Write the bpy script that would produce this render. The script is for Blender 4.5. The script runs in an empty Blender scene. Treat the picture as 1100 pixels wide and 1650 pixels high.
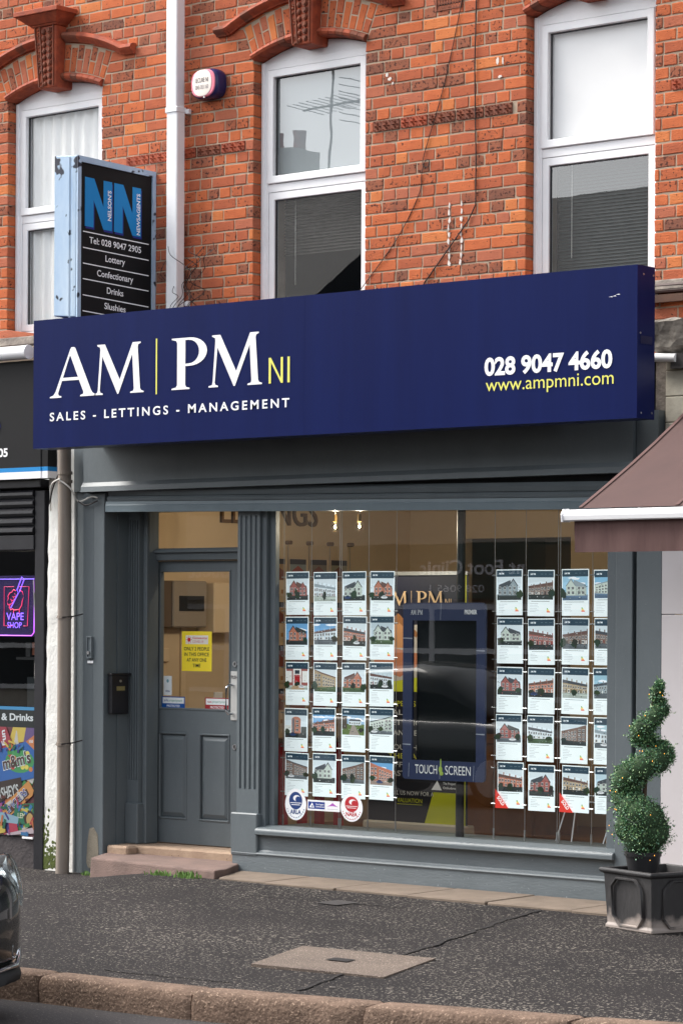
import bpy, bmesh, math, random
from mathutils import Vector, Matrix

sc = bpy.context.scene
COL = sc.collection
rnd = random.Random(11)

# ------------------------------------------------------------------ camera
YAW = math.radians(39.97); ROLL = math.radians(0.3)
cam_d = bpy.data.cameras.new('camera'); cam = bpy.data.objects.new('camera', cam_d); COL.objects.link(cam)
cam_d.sensor_fit = 'VERTICAL'; cam_d.sensor_height = 36.0; cam_d.lens = 97.59
cam_d.shift_y = 0.1055; cam_d.clip_start = 0.1; cam_d.clip_end = 2000
fw = Vector((-math.sin(YAW), math.cos(YAW), 0)); rt = Vector((math.cos(YAW), math.sin(YAW), 0)); up = Vector((0, 0, 1))
rt2 = rt*math.cos(ROLL)+up*math.sin(ROLL); up2 = up*math.cos(ROLL)-rt*math.sin(ROLL)
m = Matrix((rt2, up2, -fw)).transposed().to_4x4(); m.translation = (11.66, -13.91, 1.70)
cam.matrix_world = m
sc.camera = cam

# ------------------------------------------------------------------ world, sun, exposure
SUN_EL, SUN_AZ = 48.0, -68.0      # azimuth measured from -Y (out of the facade) towards -X
w = bpy.data.worlds.new('World'); sc.world = w; w.use_nodes = True
nt = w.node_tree; bg = nt.nodes['Background']
sky = nt.nodes.new('ShaderNodeTexSky'); sky.sky_type = 'NISHITA'; sky.sun_disc = False
sd = Vector((math.sin(math.radians(SUN_AZ))*math.cos(math.radians(SUN_EL)), -math.cos(math.radians(SUN_AZ))*math.cos(math.radians(SUN_EL)), math.sin(math.radians(SUN_EL))))
sky.sun_elevation = math.radians(SUN_EL); sky.sun_rotation = math.atan2(sd.x, sd.y)
sky.air_density = 1.0; sky.dust_density = 3.0; sky.ozone_density = 1.0
hs = nt.nodes.new('ShaderNodeHueSaturation'); hs.inputs['Saturation'].default_value = 0.22
nt.links.new(sky.outputs[0], hs.inputs['Color']); nt.links.new(hs.outputs[0], bg.inputs[0])
bg.inputs[1].default_value = 0.15
sun_d = bpy.data.lights.new('sun', 'SUN'); sun_d.energy = 1.5; sun_d.angle = math.radians(22); sun_d.color = (1, .95, .88)
sun = bpy.data.objects.new('sun', sun_d); COL.objects.link(sun)
sun.rotation_euler = sd.to_track_quat('Z', 'Y').to_euler(); sun.location = (-6, -10, 12)
sc.view_settings.view_transform = 'Standard'; sc.view_settings.look = 'None'
sc.view_settings.exposure = 1.33; sc.view_settings.gamma = 1
sc.cycles.use_denoising = True; sc.cycles.max_bounces = 10; sc.cycles.transparent_max_bounces = 24
sc.cycles.sample_clamp_indirect = 6; sc.cycles.caustics_reflective = False; sc.cycles.caustics_refractive = False

# ------------------------------------------------------------------ helpers
def L(r, g, b):
    f = lambda c: (c/255/12.92) if c <= 10 else ((c/255+.055)/1.055)**2.4
    return (f(r), f(g), f(b), 1)

def mat(name, col, rough=.6, col2=None, nscale=6., namt=.5, bump=0., bscale=80., metal=0., spec=.4, coat=0., speck=None, stretch=None, emit=0., trans=0.):
    m = bpy.data.materials.new(name); m.use_nodes = True; nt = m.node_tree; p = nt.nodes['Principled BSDF']
    p.inputs['Roughness'].default_value = rough; p.inputs['Metallic'].default_value = metal
    p.inputs['Specular IOR Level'].default_value = spec; p.inputs['Coat Weight'].default_value = coat
    p.inputs['Base Color'].default_value = col
    geo = nt.nodes.new('ShaderNodeNewGeometry'); vec = geo.outputs['Position']
    if stretch:
        mp = nt.nodes.new('ShaderNodeVectorMath'); mp.operation = 'MULTIPLY'; mp.inputs[1].default_value = stretch
        nt.links.new(vec, mp.inputs[0]); vec = mp.outputs[0]
    out = None
    if col2:
        n = nt.nodes.new('ShaderNodeTexNoise'); n.inputs['Scale'].default_value = nscale; n.inputs['Detail'].default_value = 6; n.inputs['Roughness'].default_value = .65
        nt.links.new(vec, n.inputs['Vector'])
        cr = nt.nodes.new('ShaderNodeValToRGB'); cr.color_ramp.elements[0].position = .5-.22*(1-namt)-.02; cr.color_ramp.elements[1].position = .5+.3*(1-namt)+.04
        cr.color_ramp.elements[0].color = col; cr.color_ramp.elements[1].color = col2
        nt.links.new(n.outputs['Fac'], cr.inputs[0]); out = cr.outputs[0]
    if speck:      # (colour, scale, threshold)
        v = nt.nodes.new('ShaderNodeTexNoise'); v.inputs['Scale'].default_value = speck[1]; v.inputs['Detail'].default_value = 2
        nt.links.new(geo.outputs['Position'], v.inputs['Vector'])
        c2 = nt.nodes.new('ShaderNodeValToRGB'); c2.color_ramp.elements[0].position = speck[2]; c2.color_ramp.elements[1].position = speck[2]+.04
        if len(speck) > 3:
            v2 = nt.nodes.new('ShaderNodeTexNoise'); v2.inputs['Scale'].default_value = speck[3]; v2.inputs['Detail'].default_value = 4; nt.links.new(geo.outputs['Position'], v2.inputs['Vector'])
            ma_ = nt.nodes.new('ShaderNodeMath'); ma_.operation = 'MULTIPLY_ADD'; ma_.inputs[1].default_value = speck[4]; nt.links.new(v2.outputs['Fac'], ma_.inputs[0]); nt.links.new(v.outputs['Fac'], ma_.inputs[2])
            sb_ = nt.nodes.new('ShaderNodeMath'); sb_.operation = 'SUBTRACT'; sb_.inputs[1].default_value = speck[4]*.5; nt.links.new(ma_.outputs[0], sb_.inputs[0]); nt.links.new(sb_.outputs[0], c2.inputs[0])
        else: nt.links.new(v.outputs['Fac'], c2.inputs[0])
        mx = nt.nodes.new('ShaderNodeMix'); mx.data_type = 'RGBA'
        nt.links.new(c2.outputs[0], mx.inputs[0])
        if out: nt.links.new(out, mx.inputs[6])
        else: mx.inputs[6].default_value = col
        mx.inputs[7].default_value = speck[0]; out = mx.outputs[2]
    if out: nt.links.new(out, p.inputs['Base Color'])
    if bump:
        n = nt.nodes.new('ShaderNodeTexNoise'); n.inputs['Scale'].default_value = bscale; n.inputs['Detail'].default_value = 5
        nt.links.new(vec, n.inputs['Vector'])
        b = nt.nodes.new('ShaderNodeBump'); b.inputs['Strength'].default_value = bump; b.inputs['Distance'].default_value = .01
        nt.links.new(n.outputs['Fac'], b.inputs['Height']); nt.links.new(b.outputs[0], p.inputs['Normal'])
    if emit:
        p.inputs['Emission Color'].default_value = col; p.inputs['Emission Strength'].default_value = emit
    return m

def glass(name, tint=(1, 1, 1, 1), mult=2.0, base=.0, rough=0.):
    m = bpy.data.materials.new(name); m.use_nodes = True; nt = m.node_tree; nt.nodes.remove(nt.nodes['Principled BSDF'])
    o = nt.nodes['Material Output']; t = nt.nodes.new('ShaderNodeBsdfTransparent'); t.inputs[0].default_value = tint
    g = nt.nodes.new('ShaderNodeBsdfGlossy'); g.inputs['Roughness'].default_value = rough
    lw = nt.nodes.new('ShaderNodeLayerWeight'); lw.inputs['Blend'].default_value = .5
    pw = nt.nodes.new('ShaderNodeMath'); pw.operation = 'POWER'; pw.inputs[1].default_value = 5; nt.links.new(lw.outputs['Facing'], pw.inputs[0])
    f = nt.nodes.new('ShaderNodeMath'); f.operation = 'MULTIPLY_ADD'; f.inputs[1].default_value = .96; f.inputs[2].default_value = .04; nt.links.new(pw.outputs[0], f.inputs[0])   # Schlick reflectance, same from both sides
    mu = nt.nodes.new('ShaderNodeMath'); mu.operation = 'MULTIPLY_ADD'; mu.inputs[1].default_value = mult; mu.inputs[2].default_value = base; mu.use_clamp = True
    geo = nt.nodes.new('ShaderNodeNewGeometry'); n = nt.nodes.new('ShaderNodeTexNoise'); n.inputs['Scale'].default_value = 2.2
    nt.links.new(geo.outputs['Position'], n.inputs['Vector'])
    b = nt.nodes.new('ShaderNodeBump'); b.inputs['Strength'].default_value = .012; b.inputs['Distance'].default_value = .02
    nt.links.new(n.outputs['Fac'], b.inputs['Height']); nt.links.new(b.outputs[0], g.inputs['Normal'])
    mx = nt.nodes.new('ShaderNodeMixShader')
    nt.links.new(f.outputs[0], mu.inputs[0]); nt.links.new(mu.outputs[0], mx.inputs[0]); nt.links.new(t.outputs[0], mx.inputs[1]); nt.links.new(g.outputs[0], mx.inputs[2])
    nt.links.new(mx.outputs[0], o.inputs[0]); return m

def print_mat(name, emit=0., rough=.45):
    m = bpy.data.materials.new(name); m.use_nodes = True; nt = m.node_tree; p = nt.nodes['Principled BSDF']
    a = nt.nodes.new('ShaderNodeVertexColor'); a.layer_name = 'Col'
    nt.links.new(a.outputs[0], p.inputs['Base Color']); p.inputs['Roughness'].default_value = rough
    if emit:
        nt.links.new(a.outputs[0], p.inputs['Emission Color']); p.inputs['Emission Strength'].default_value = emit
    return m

WL = {}
def wloc(o):
    v = Vector((0, 0, 0))
    while o is not None:
        v += WL.get(o.name, Vector((0, 0, 0))); o = o.parent
    return v

def link(o, parent=None, loc=None, local=False):
    """place an object; a child's geometry is in world metres unless local"""
    COL.objects.link(o)
    if parent is not None:
        o.parent = parent
        if not local:
            o.location = (Vector(loc) if loc is not None else Vector((0, 0, 0))) - wloc(parent)
        elif loc is not None: o.location = loc
    elif loc is not None: o.location = loc
    WL[o.name] = o.location.copy()
    return o

def tag(o, label=None, cat=None, group=None, kind=None):
    if label: o['label'] = label
    if cat: o['category'] = cat
    if group: o['group'] = group
    if kind: o['kind'] = kind
    return o

def thing(name, loc, label, cat, group=None, rz=0.):
    o = bpy.data.objects.new(name, None); o.empty_display_size = .1
    link(o, None, loc); o.rotation_euler.z = rz
    return tag(o, label, cat, group)

class MB:
    def __init__(s): s.v = []; s.f = []; s.m = []
    def add(s, vs, fs, mi=0):
        n = len(s.v); s.v += [tuple(p) for p in vs]; s.f += [tuple(i+n for i in f) for f in fs]; s.m += [mi]*len(fs); return s
    def box(s, x0, x1, y0, y1, z0, z1, mi=0):
        return s.add([(x0,y0,z0),(x1,y0,z0),(x1,y1,z0),(x0,y1,z0),(x0,y0,z1),(x1,y0,z1),(x1,y1,z1),(x0,y1,z1)],
            [(0,3,2,1),(4,5,6,7),(0,1,5,4),(1,2,6,5),(2,3,7,6),(3,0,4,7)], mi)
    def prism(s, poly, y0, y1, mi=0):          # poly (x,z) anticlockwise seen from -Y
        n = len(poly)
        vs = [(x, y0, z) for x, z in poly]+[(x, y1, z) for x, z in poly]
        return s.add(vs, [tuple(range(n)), tuple(range(2*n-1, n-1, -1))]+[(i, i+n, (i+1) % n+n, (i+1) % n) for i in range(n)], mi)
    def prismz(s, poly, z0, z1, mi=0):         # poly (x,y) anticlockwise from above
        n = len(poly)
        vs = [(x, y, z0) for x, y in poly]+[(x, y, z1) for x, y in poly]
        return s.add(vs, [tuple(range(n-1, -1, -1)), tuple(range(n, 2*n))]+[(i, (i+1) % n, (i+1) % n+n, i+n) for i in range(n)], mi)
    def prismx(s, poly, x0, x1, mi=0):         # poly (y,z)
        n = len(poly)
        vs = [(x0, y, z) for y, z in poly]+[(x1, y, z) for y, z in poly]
        return s.add(vs, [tuple(range(n-1, -1, -1)), tuple(range(n, 2*n))]+[(i, (i+1) % n, (i+1) % n+n, i+n) for i in range(n)], mi)
    def frame(s, x0, x1, z0, z1, t, y0, y1, mi=0, tb=None, tt=None):
        tb = t if tb is None else tb; tt = t if tt is None else tt
        o = [(x0,z0),(x1,z0),(x1,z1),(x0,z1)]; i = [(x0+t,z0+tb),(x1-t,z0+tb),(x1-t,z1-tt),(x0+t,z1-tt)]
        vs = [(x,y0,z) for x,z in o]+[(x,y0,z) for x,z in i]+[(x,y1,z) for x,z in o]+[(x,y1,z) for x,z in i]
        fs = []
        for k in range(4):
            j = (k+1) % 4
            fs += [(k, j, j+4, k+4), (k+8, k+12, j+12, j+8), (k, k+8, j+8, j), (k+4, j+4, j+12, k+12)]
        return s.add(vs, fs, mi)
    def tube(s, path, r, n=8, mi=0, cap=True):
        path = [Vector(p) for p in path]; rings = []
        rr = r if isinstance(r, (list, tuple)) else [r]*len(path)
        ref = None
        for k, p in enumerate(path):
            d = (path[min(k+1, len(path)-1)]-path[max(k-1, 0)]).normalized()
            if ref is None: ref = Vector((0, 0, 1)) if abs(d.z) < .9 else Vector((1, 0, 0))
            a = d.cross(ref).normalized(); b = d.cross(a).normalized(); ref = b.cross(d).normalized() if False else ref
            rings.append([p+(a*math.cos(2*math.pi*i/n)+b*math.sin(2*math.pi*i/n))*rr[k] for i in range(n)])
        vs = [q for R in rings for q in R]; fs = []
        for k in range(len(path)-1):
            for i in range(n):
                j = (i+1) % n; fs.append((k*n+i, (k+1)*n+i, (k+1)*n+j, k*n+j))
        if cap: fs += [tuple(range(n)), tuple(range(len(vs)-1, len(vs)-n-1, -1))]
        return s.add(vs, fs, mi)
    def lathe(s, prof, c=(0, 0, 0), n=24, mi=0):     # prof [(r,z)]
        vs = []; fs = []
        for r, z in prof:
            vs += [(c[0]+r*math.cos(2*math.pi*i/n), c[1]+r*math.sin(2*math.pi*i/n), c[2]+z) for i in range(n)]
        for k in range(len(prof)-1):
            for i in range(n):
                j = (i+1) % n; fs.append((k*n+i, k*n+j, (k+1)*n+j, (k+1)*n+i))
        return s.add(vs, fs, mi)
    def ball(s, c, rx, ry, rz, n=12, h=8, mi=0):
        vs = []; fs = []
        for k in range(h+1):
            t = math.pi*k/h
            vs += [(c[0]+rx*math.sin(t)*math.cos(2*math.pi*i/n), c[1]+ry*math.sin(t)*math.sin(2*math.pi*i/n), c[2]-rz*math.cos(t)) for i in range(n)]
        for k in range(h):
            for i in range(n):
                j = (i+1) % n; fs.append((k*n+i, k*n+j, (k+1)*n+j, (k+1)*n+i))
        return s.add(vs, fs, mi)
    def mesh(s, name, mats, bevel=0., smooth=None, seg=1):
        me = bpy.data.meshes.new(name); me.from_pydata(s.v, [], s.f)
        for mm in (mats if isinstance(mats, (list, tuple)) else [mats]): me.materials.append(mm)
        me.polygons.foreach_set('material_index', s.m)
        if bevel or smooth is not None:
            bm = bmesh.new(); bm.from_mesh(me)
            bmesh.ops.remove_doubles(bm, verts=bm.verts, dist=1e-5)
            bmesh.ops.recalc_face_normals(bm, faces=bm.faces)
            if bevel:
                ed = [e for e in bm.edges if len(e.link_faces) == 2 and e.calc_face_angle(0) > .5]
                bmesh.ops.bevel(bm, geom=ed, offset=bevel, segments=seg, affect='EDGES', profile=.6, clamp_overlap=True)
            if smooth is not None:
                for f in bm.faces: f.smooth = True
                for e in bm.edges:
                    if len(e.link_faces) == 2 and e.calc_face_angle(0) > smooth: e.smooth = False
            bm.to_mesh(me); bm.free()
        me.update(); return me
    def build(s, name, mats, parent=None, bevel=0., smooth=None, loc=None, local=False, seg=1):
        return link(bpy.data.objects.new(name, s.mesh(name, mats, bevel, smooth, seg)), parent, loc, local)

TXT = {}
def txt_geo(s, bold=0., space=1.):
    k = (s, bold, space)
    if k not in TXT:
        c = bpy.data.curves.new('t', 'FONT'); c.body = s; c.size = 1; c.offset = bold; c.resolution_u = 4; c.space_character = space; c.fill_mode = 'FRONT'
        o = bpy.data.objects.new('t', c); COL.objects.link(o)
        dg = bpy.context.evaluated_depsgraph_get(); dg.update()
        me = bpy.data.meshes.new_from_object(o.evaluated_get(dg))
        vs = [v.co.copy() for v in me.vertices]; fs = [tuple(p.vertices) for p in me.polygons]
        bpy.data.objects.remove(o); bpy.data.curves.remove(c); bpy.data.meshes.remove(me)
        TXT[k] = (vs, fs)
    return TXT[k]
CAP = None
def text(name, s, org, width, cap, ma, parent, u=(1, 0, 0), v=(0, 0, 1), bold=0., space=1., align='L', local=False, slant=0.):
    """lettering: org = left end of the base line, width = length of the line, cap = height of the capitals"""
    global CAP
    if CAP is None:
        CAP = max(p.y for p in txt_geo('H')[0])
    vs, fs = txt_geo(s, bold, space)
    x0 = min(p.x for p in vs); x1 = max(p.x for p in vs)
    sz = cap/CAP; sx = (width/(x1-x0)) if width else sz
    org = Vector(org); u = Vector(u).normalized() if align != 'RAW' else Vector(u); v = Vector(v)
    W = (x1-x0)*sx
    sh = {'L': 0, 'C': -W/2, 'R': -W, 'RAW': 0}[align]
    b = MB(); b.add([org+u*((p.x-x0)*sx+sh+slant*p.y*sz)+v*(p.y*sz) for p in vs], fs)
    return b.build(name, ma, parent, local=local)

def outline(name, loops, org, scale, ma, parent, u=(1, 0, 0), v=(0, 0, 1), depth=0.004, local=False, geo=False):
    """flat lettering from hand-drawn outlines (first loop outer, others holes)"""
    c = bpy.data.curves.new('o', 'CURVE'); c.dimensions = '2D'; c.fill_mode = 'FRONT'
    for lp in loops:
        sp = c.splines.new('POLY'); sp.points.add(len(lp)-1); sp.use_cyclic_u = True
        for p, q in zip(sp.points, lp): p.co = (q[0], q[1], 0, 1)
    o = bpy.data.objects.new('o', c); COL.objects.link(o)
    dg = bpy.context.evaluated_depsgraph_get(); dg.update()
    me = bpy.data.meshes.new_from_object(o.evaluated_get(dg))
    vs = [x.co.copy() for x in me.vertices]; fs = [tuple(p.vertices) for p in me.polygons]
    bpy.data.objects.remove(o); bpy.data.curves.remove(c); bpy.data.meshes.remove(me)
    if geo: return vs, fs
    org = Vector(org); u = Vector(u); v = Vector(v)
    sx, sy = scale if isinstance(scale, tuple) else (scale, scale)
    b = MB(); b.add([org+u*(p.x*sx)+v*(p.y*sy) for p in vs], fs)
    return b.build(name, ma, parent, local=local)

class Print:
    """flat print: coloured polygons in local (x,z), later ones lie a hair in front"""
    def __init__(s): s.v = []; s.f = []; s.c = []; s.k = 0
    def poly(s, pts, col):
        s.k += 1; y = -.00006*s.k; n = len(s.v)
        s.v += [(x, y, z) for x, z in pts]; s.f.append(tuple(range(n, n+len(pts)))); s.c.append(col); return s
    def rect(s, x0, x1, z0, z1, col): return s.poly([(x0,z0),(x1,z0),(x1,z1),(x0,z1)], col)
    def oval(s, cx, cz, rx, rz, col, n=20, jit=0., r=None):
        return s.poly([(cx+rx*math.cos(2*math.pi*i/n)*(1+(r.uniform(-jit, jit) if r else 0)), cz+rz*math.sin(2*math.pi*i/n)*(1+(r.uniform(-jit, jit) if r else 0))) for i in range(n)], col)
    def ring(s, cx, cz, rx, rz, t, col, n=28): s.oval(cx, cz, rx, rz, col, n); return s
    def raw(s, vs, fs, col):
        s.k += 1; y = -.00006*s.k; n = len(s.v)
        s.v += [(x, y, z) for x, z in vs]
        for f in fs: s.f.append(tuple(i+n for i in f)); s.c.append(col)
        return s
    def text(s, t, x, z, width, cap, col, bold=0., rot=0., align='L'):
        vs, fs = txt_geo(t, bold); x0 = min(p.x for p in vs); x1 = max(p.x for p in vs)
        ch = max(p.y for p in txt_geo('H')[0]); sx = width/(x1-x0); sz = cap/ch
        sh = {'L': 0, 'C': -width/2}[align]; c, q = math.cos(rot), math.sin(rot)
        pts = [((p.x-x0)*sx+sh, p.y*sz) for p in vs]
        return s.raw([(x+a*c-b*q, z+a*q+b*c) for a, b in pts], fs, col)
    def mesh(s, name, ma):
        me = bpy.data.meshes.new(name); me.from_pydata(s.v, [], s.f); me.materials.append(ma)
        ca = me.color_attributes.new('Col', 'FLOAT_COLOR', 'CORNER')
        buf = []
        for f, c in zip(s.f, s.c): buf += list(c)*len(f)
        ca.data.foreach_set('color', buf); me.update(); return me
    def build(s, name, ma, parent=None, loc=None, local=True):
        return link(bpy.data.objects.new(name, s.mesh(name, ma)), parent, loc, local)
# ------------------------------------------------------------------ materials
GREY = mat('grey_paint', L(105, 113, 117), .45, L(90, 98, 102), 2.6, .1, bump=.14, bscale=60, speck=(L(126, 132, 134), 130, .71), stretch=(1, 1, .45))
GREY2 = mat('grey_paint_worn', L(99, 107, 111), .5, L(116, 124, 128), 5., .15, bump=.25, bscale=45, speck=(L(140, 146, 148), 70, .69), stretch=(.5, 1, 2))
NAVY = mat('navy_vinyl', L(13, 23, 70), .34, L(18, 31, 84), 1.2, .0, spec=.12, stretch=(4.5, 1, .3), bump=.05, bscale=2.2)
NAVYD = mat('navy_trim', L(18, 22, 62), .3)
WHITEV = mat('white_vinyl', L(250, 250, 252), .4)
YELV = mat('yellow_vinyl', L(232, 228, 110), .4)
UPVC = mat('white_upvc', L(248, 248, 249), .28, L(238, 238, 240), 4, .2)
UPVCG = mat('window_gasket', L(70, 70, 72), .5)
MORTAR = mat('mortar', L(188, 168, 146), .95, L(152, 133, 114), 5, .15, bump=.5, bscale=140)
MOSS = mat('moss', L(92, 104, 50), .95, L(60, 70, 34), 30, .3)
BLACK = mat('black_paint', L(38, 38, 42), .35, L(48, 48, 52), 5, .2, bump=.05)
DARK = mat('dark_void', L(26, 26, 28), .8)
WHITER = mat('white_render', L(236, 236, 232), .9, L(214, 213, 206), 4, .3, bump=.45, bscale=45, stretch=(1, 1, .7))
PIPEG = mat('grey_pipe', L(150, 140, 130), .45, L(118, 104, 92), 4, .2, stretch=(1, 1, .25), spec=.5)
STEEL = mat('brushed_steel', L(200, 200, 202), .3, metal=.9)
CHROME = mat('chrome', L(215, 218, 222), .12, metal=1.)
WIRE = mat('black_wire', L(40, 34, 34), .6)
WIREW = mat('white_wire', L(215, 212, 205), .5)
TERRA = mat('terracotta', L(176, 84, 52), .75, L(116, 54, 40), 14, .3, bump=.25, bscale=90)
TERRAD = mat('terracotta_sooty', L(96, 58, 48), .8, L(150, 82, 54), 16, .2, bump=.25, bscale=90)
def brickm(n, c, c2, sp=.72):
    return mat(n, c, .88, c2, 15, .12, bump=.6, bscale=120, speck=(L(82, 48, 40), 48, sp-.06), spec=.2)
BR = [brickm('brick_orange', L(202, 112, 70), L(180, 94, 60)), brickm('brick_red', L(184, 101, 69), L(160, 85, 61)),
      brickm('brick_rust', L(193, 105, 66), L(162, 88, 62), .65), brickm('brick_bright', L(210, 128, 78), L(194, 109, 64)),
      brickm('brick_brown', L(164, 98, 72), L(126, 82, 66), .63), brickm('brick_dark', L(150, 93, 72), L(96, 72, 64), .62),
      brickm('brick_rose', L(186, 110, 82), L(166, 95, 73)), brickm('brick_singed', L(178, 99, 69), L(104, 75, 64), .63)]
BW = [25, 25, 20, 5, 8, 3, 13, 7]
TARMAC = mat('pavement_tarmac', L(43, 39, 39), .92, L(28, 26, 27), .7, .05, bump=.8, bscale=70, speck=(L(130, 123, 115), 66, .61, .9, .22), spec=.2)
ROADM = mat('road_tarmac', L(62, 58, 58), .9, L(50, 47, 48), 1.5, .3, bump=.6, bscale=90, speck=(L(110, 104, 98), 60, .64))
KERBM = mat('granite_kerb', L(128, 107, 93), .9, L(78, 64, 55), 8, .2, bump=1., bscale=55, speck=(L(152, 130, 113), 90, .6), spec=.2)
FLAGM = mat('concrete_flag', L(128, 114, 101), .9, L(106, 94, 83), 5, .3, bump=.3, bscale=120)
STEPM = mat('pink_concrete', L(132, 110, 102), .9, L(106, 90, 84), 6, .3, bump=.5, bscale=90)
STEPB = mat('worn_concrete', L(176, 152, 130), .9, L(146, 122, 104), 8, .3, bump=.5, bscale=70, speck=(L(96, 80, 70), 40, .69))
AGGR = mat('aggregate_cover', L(104, 92, 83), .9, L(88, 77, 70), 4, .3, bump=.5, bscale=120, speck=(L(168, 152, 138), 110, .62))
STONE = mat('stone_cream', L(206, 200, 184), .9, L(166, 158, 142), 6, .3, bump=.3, bscale=40)
STONEG = mat('stone_weathered', L(150, 140, 130), .9, L(70, 64, 62), 12, .3, bump=.6, bscale=50)
PALE = mat('pale_panel', L(212, 206, 208), .5, L(204, 198, 198), 2, .2)
GLASS_UP = glass('window_glass', (.92, .95, .95, 1), 2.6, .07)
GLASS_UP2 = glass('blind_window_glass', (1, 1, 1, 1), 1.4, .0)
GLASS_SH = glass('shop_glass', (.9, .93, .92, 1), 2.7, .0)
GLASS_D = glass('door_glass', (.94, .95, .94, 1), 1.3, .0)
PRINT = print_mat('print'); PRINTL = print_mat('print_backlit', .27)

# ------------------------------------------------------------------ ground, pavement, kerb
ground = MB().add([(-600, -600, -.45), (600, -600, -.45), (600, 600, -.45), (-600, 600, -.45)], [(0, 1, 2, 3)]).build('ground', ROADM)
tag(ground, 'dark ground stretching away around the street', kind='structure')
KL = [(-30, -4.66), (-8, -4.62), (-2, -4.55), (1.45, -4.38), (2.66, -4.29), (3.6, -4.13), (4.5, -3.93), (7.5, -3.2), (12, -2.6), (30, -2.6)]
def kerb_y(x):
    for a, b in zip(KL, KL[1:]):
        if x <= b[0]: return a[1]+(b[1]-a[1])*(x-a[0])/(b[0]-a[0])
    return KL[-1][1]
def ss(a, b, t):
    t = max(0, min(1, (t-a)/(b-a))); return t*t*(3-2*t)
def pave_z(x, y):
    z = min(0, y+.3)*.0165
    z -= .105*ss(-1.1, -2.3, x)*ss(-3.8, -.2, y) if True else 0
    return z
b = MB(); NX = 90; NY = 26; X0, X1 = -30, 30
xs = [-30, -20, -12, -8]+[-6+i*.2 for i in range(76)]+[10, 14, 20, 30]
vs = []
for x in xs:
    ky = kerb_y(x)+.165
    for j in range(NY+1):
        y = ky+(1.2-ky)*j/NY
        zz = pave_z(x, y)+.006*math.sin(x*1.7+y*2.3)*math.sin(y*1.9-x*.6)*(1 if y < -.8 else 0)
        vs.append((x, y, zz))
n = NY+1
b.add(vs, [(i*n+j, (i+1)*n+j, (i+1)*n+j+1, i*n+j+1) for i in range(len(xs)-1) for j in range(NY)])
pavement = b.build('pavement', TARMAC, smooth=1.5); tag(pavement, 'worn dark tarmac pavement with pale stone chips', kind='structure')
road = MB().add([(-60, -30, -.2), (60, -30, -.2), (60, -3.1, -.2), (-60, -3.1, -.2)], [(0, 1, 2, 3)]).build('road', ROADM)
b = MB()
tag(road, 'dark tarmac road below the kerb', kind='structure')
# patched trench lines and a small iron cover in the tarmac
def strip(name, pts, wdt, ma, dz=.004):
    b = MB(); P = [Vector((x, y, 0)) for x, y in pts]; vs = []
    for k, p in enumerate(P):
        d = (P[min(k+1, len(P)-1)]-P[max(k-1, 0)]).normalized(); nn = Vector((-d.y, d.x, 0))
        ww = wdt*(.6+.8*rnd.random())
        for q in (p-nn*ww, p+nn*ww): vs.append((q.x, q.y, pave_z(q.x, q.y)+dz+.003))
    b.add(vs, [(2*k, 2*k+1, 2*k+3, 2*k+2) for k in range(len(P)-1)])
    return b.build(name, ma, pavement)
CRK = mat('tarmac_joint', L(34, 30, 30), .95)
def wob(a, bb, n=26, amp=.02):
    return [(a[0]+(bb[0]-a[0])*i/n+rnd.uniform(-amp, amp), a[1]+(bb[1]-a[1])*i/n+rnd.uniform(-amp, amp)) for i in range(n+1)]
strip('tarmac_joint', wob((3.05, -3.95), (2.2, -1.15), 30, .015), .012, CRK)
strip('tarmac_joint', wob((2.2, -1.15), (2.05, -.62), 12, .015), .012, CRK)
strip('tarmac_joint', wob((1.8, -4.0), (2.6, -3.95), 18, .02), .007, CRK)
strip('tarmac_joint', wob((.2, -1.1), (1.35, -1.0), 18, .012), .008, CRK)
b = MB(); vs = [(.78, -1.16), (.97, -1.19), (.99, -1.0), (.80, -.97)]
b.add([(x, y, pave_z(x, y)+.008) for x, y in vs], [(0, 1, 2, 3)]); b.build('iron_cover', mat('iron_cover', L(58, 54, 54), .7, bump=.6, bscale=60), pavement)
# chewing gum and grit trodden into the tarmac
GUM = mat('trodden_gum', L(104, 98, 94), .9); b = MB()
for k in range(70):
    x, y = rnd.uniform(-1.2, 4.2), rnd.uniform(-4.0, -.75); r_ = rnd.uniform(.006, .02); n = 8; z = pave_z(x, y)+.006*math.sin(x*1.7+y*2.3)*math.sin(y*1.9-x*.6)*(1 if y < -.8 else 0)
    b.add([(x+r_*math.cos(2*math.pi*i/n)*rnd.uniform(.7, 1.2), y+r_*math.sin(2*math.pi*i/n)*rnd.uniform(.7, 1.2), z+.004) for i in range(n)], [tuple(range(n))])
tag(b.build('trodden_gum', GUM, pavement), kind='stuff')
# flagstones against the plinth
fx = [-.86, -.22, .38, .98, 1.6, 2.24, 2.72]
for k in range(len(fx)-1):
    a, c = fx[k]+.006, fx[k+1]-.006; y0 = -.5-(.015 if k % 2 else 0)-.02*k
    poly = [(a+(.24 if k == 0 else .03), y0), (c+.03, y0-.01), (c, -.03), (a, -.03)]
    MB().prismz(poly, -.05, .012+rnd.uniform(-.003, .003)).build('flagstone', FLAGM, pavement, bevel=.006)
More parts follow.
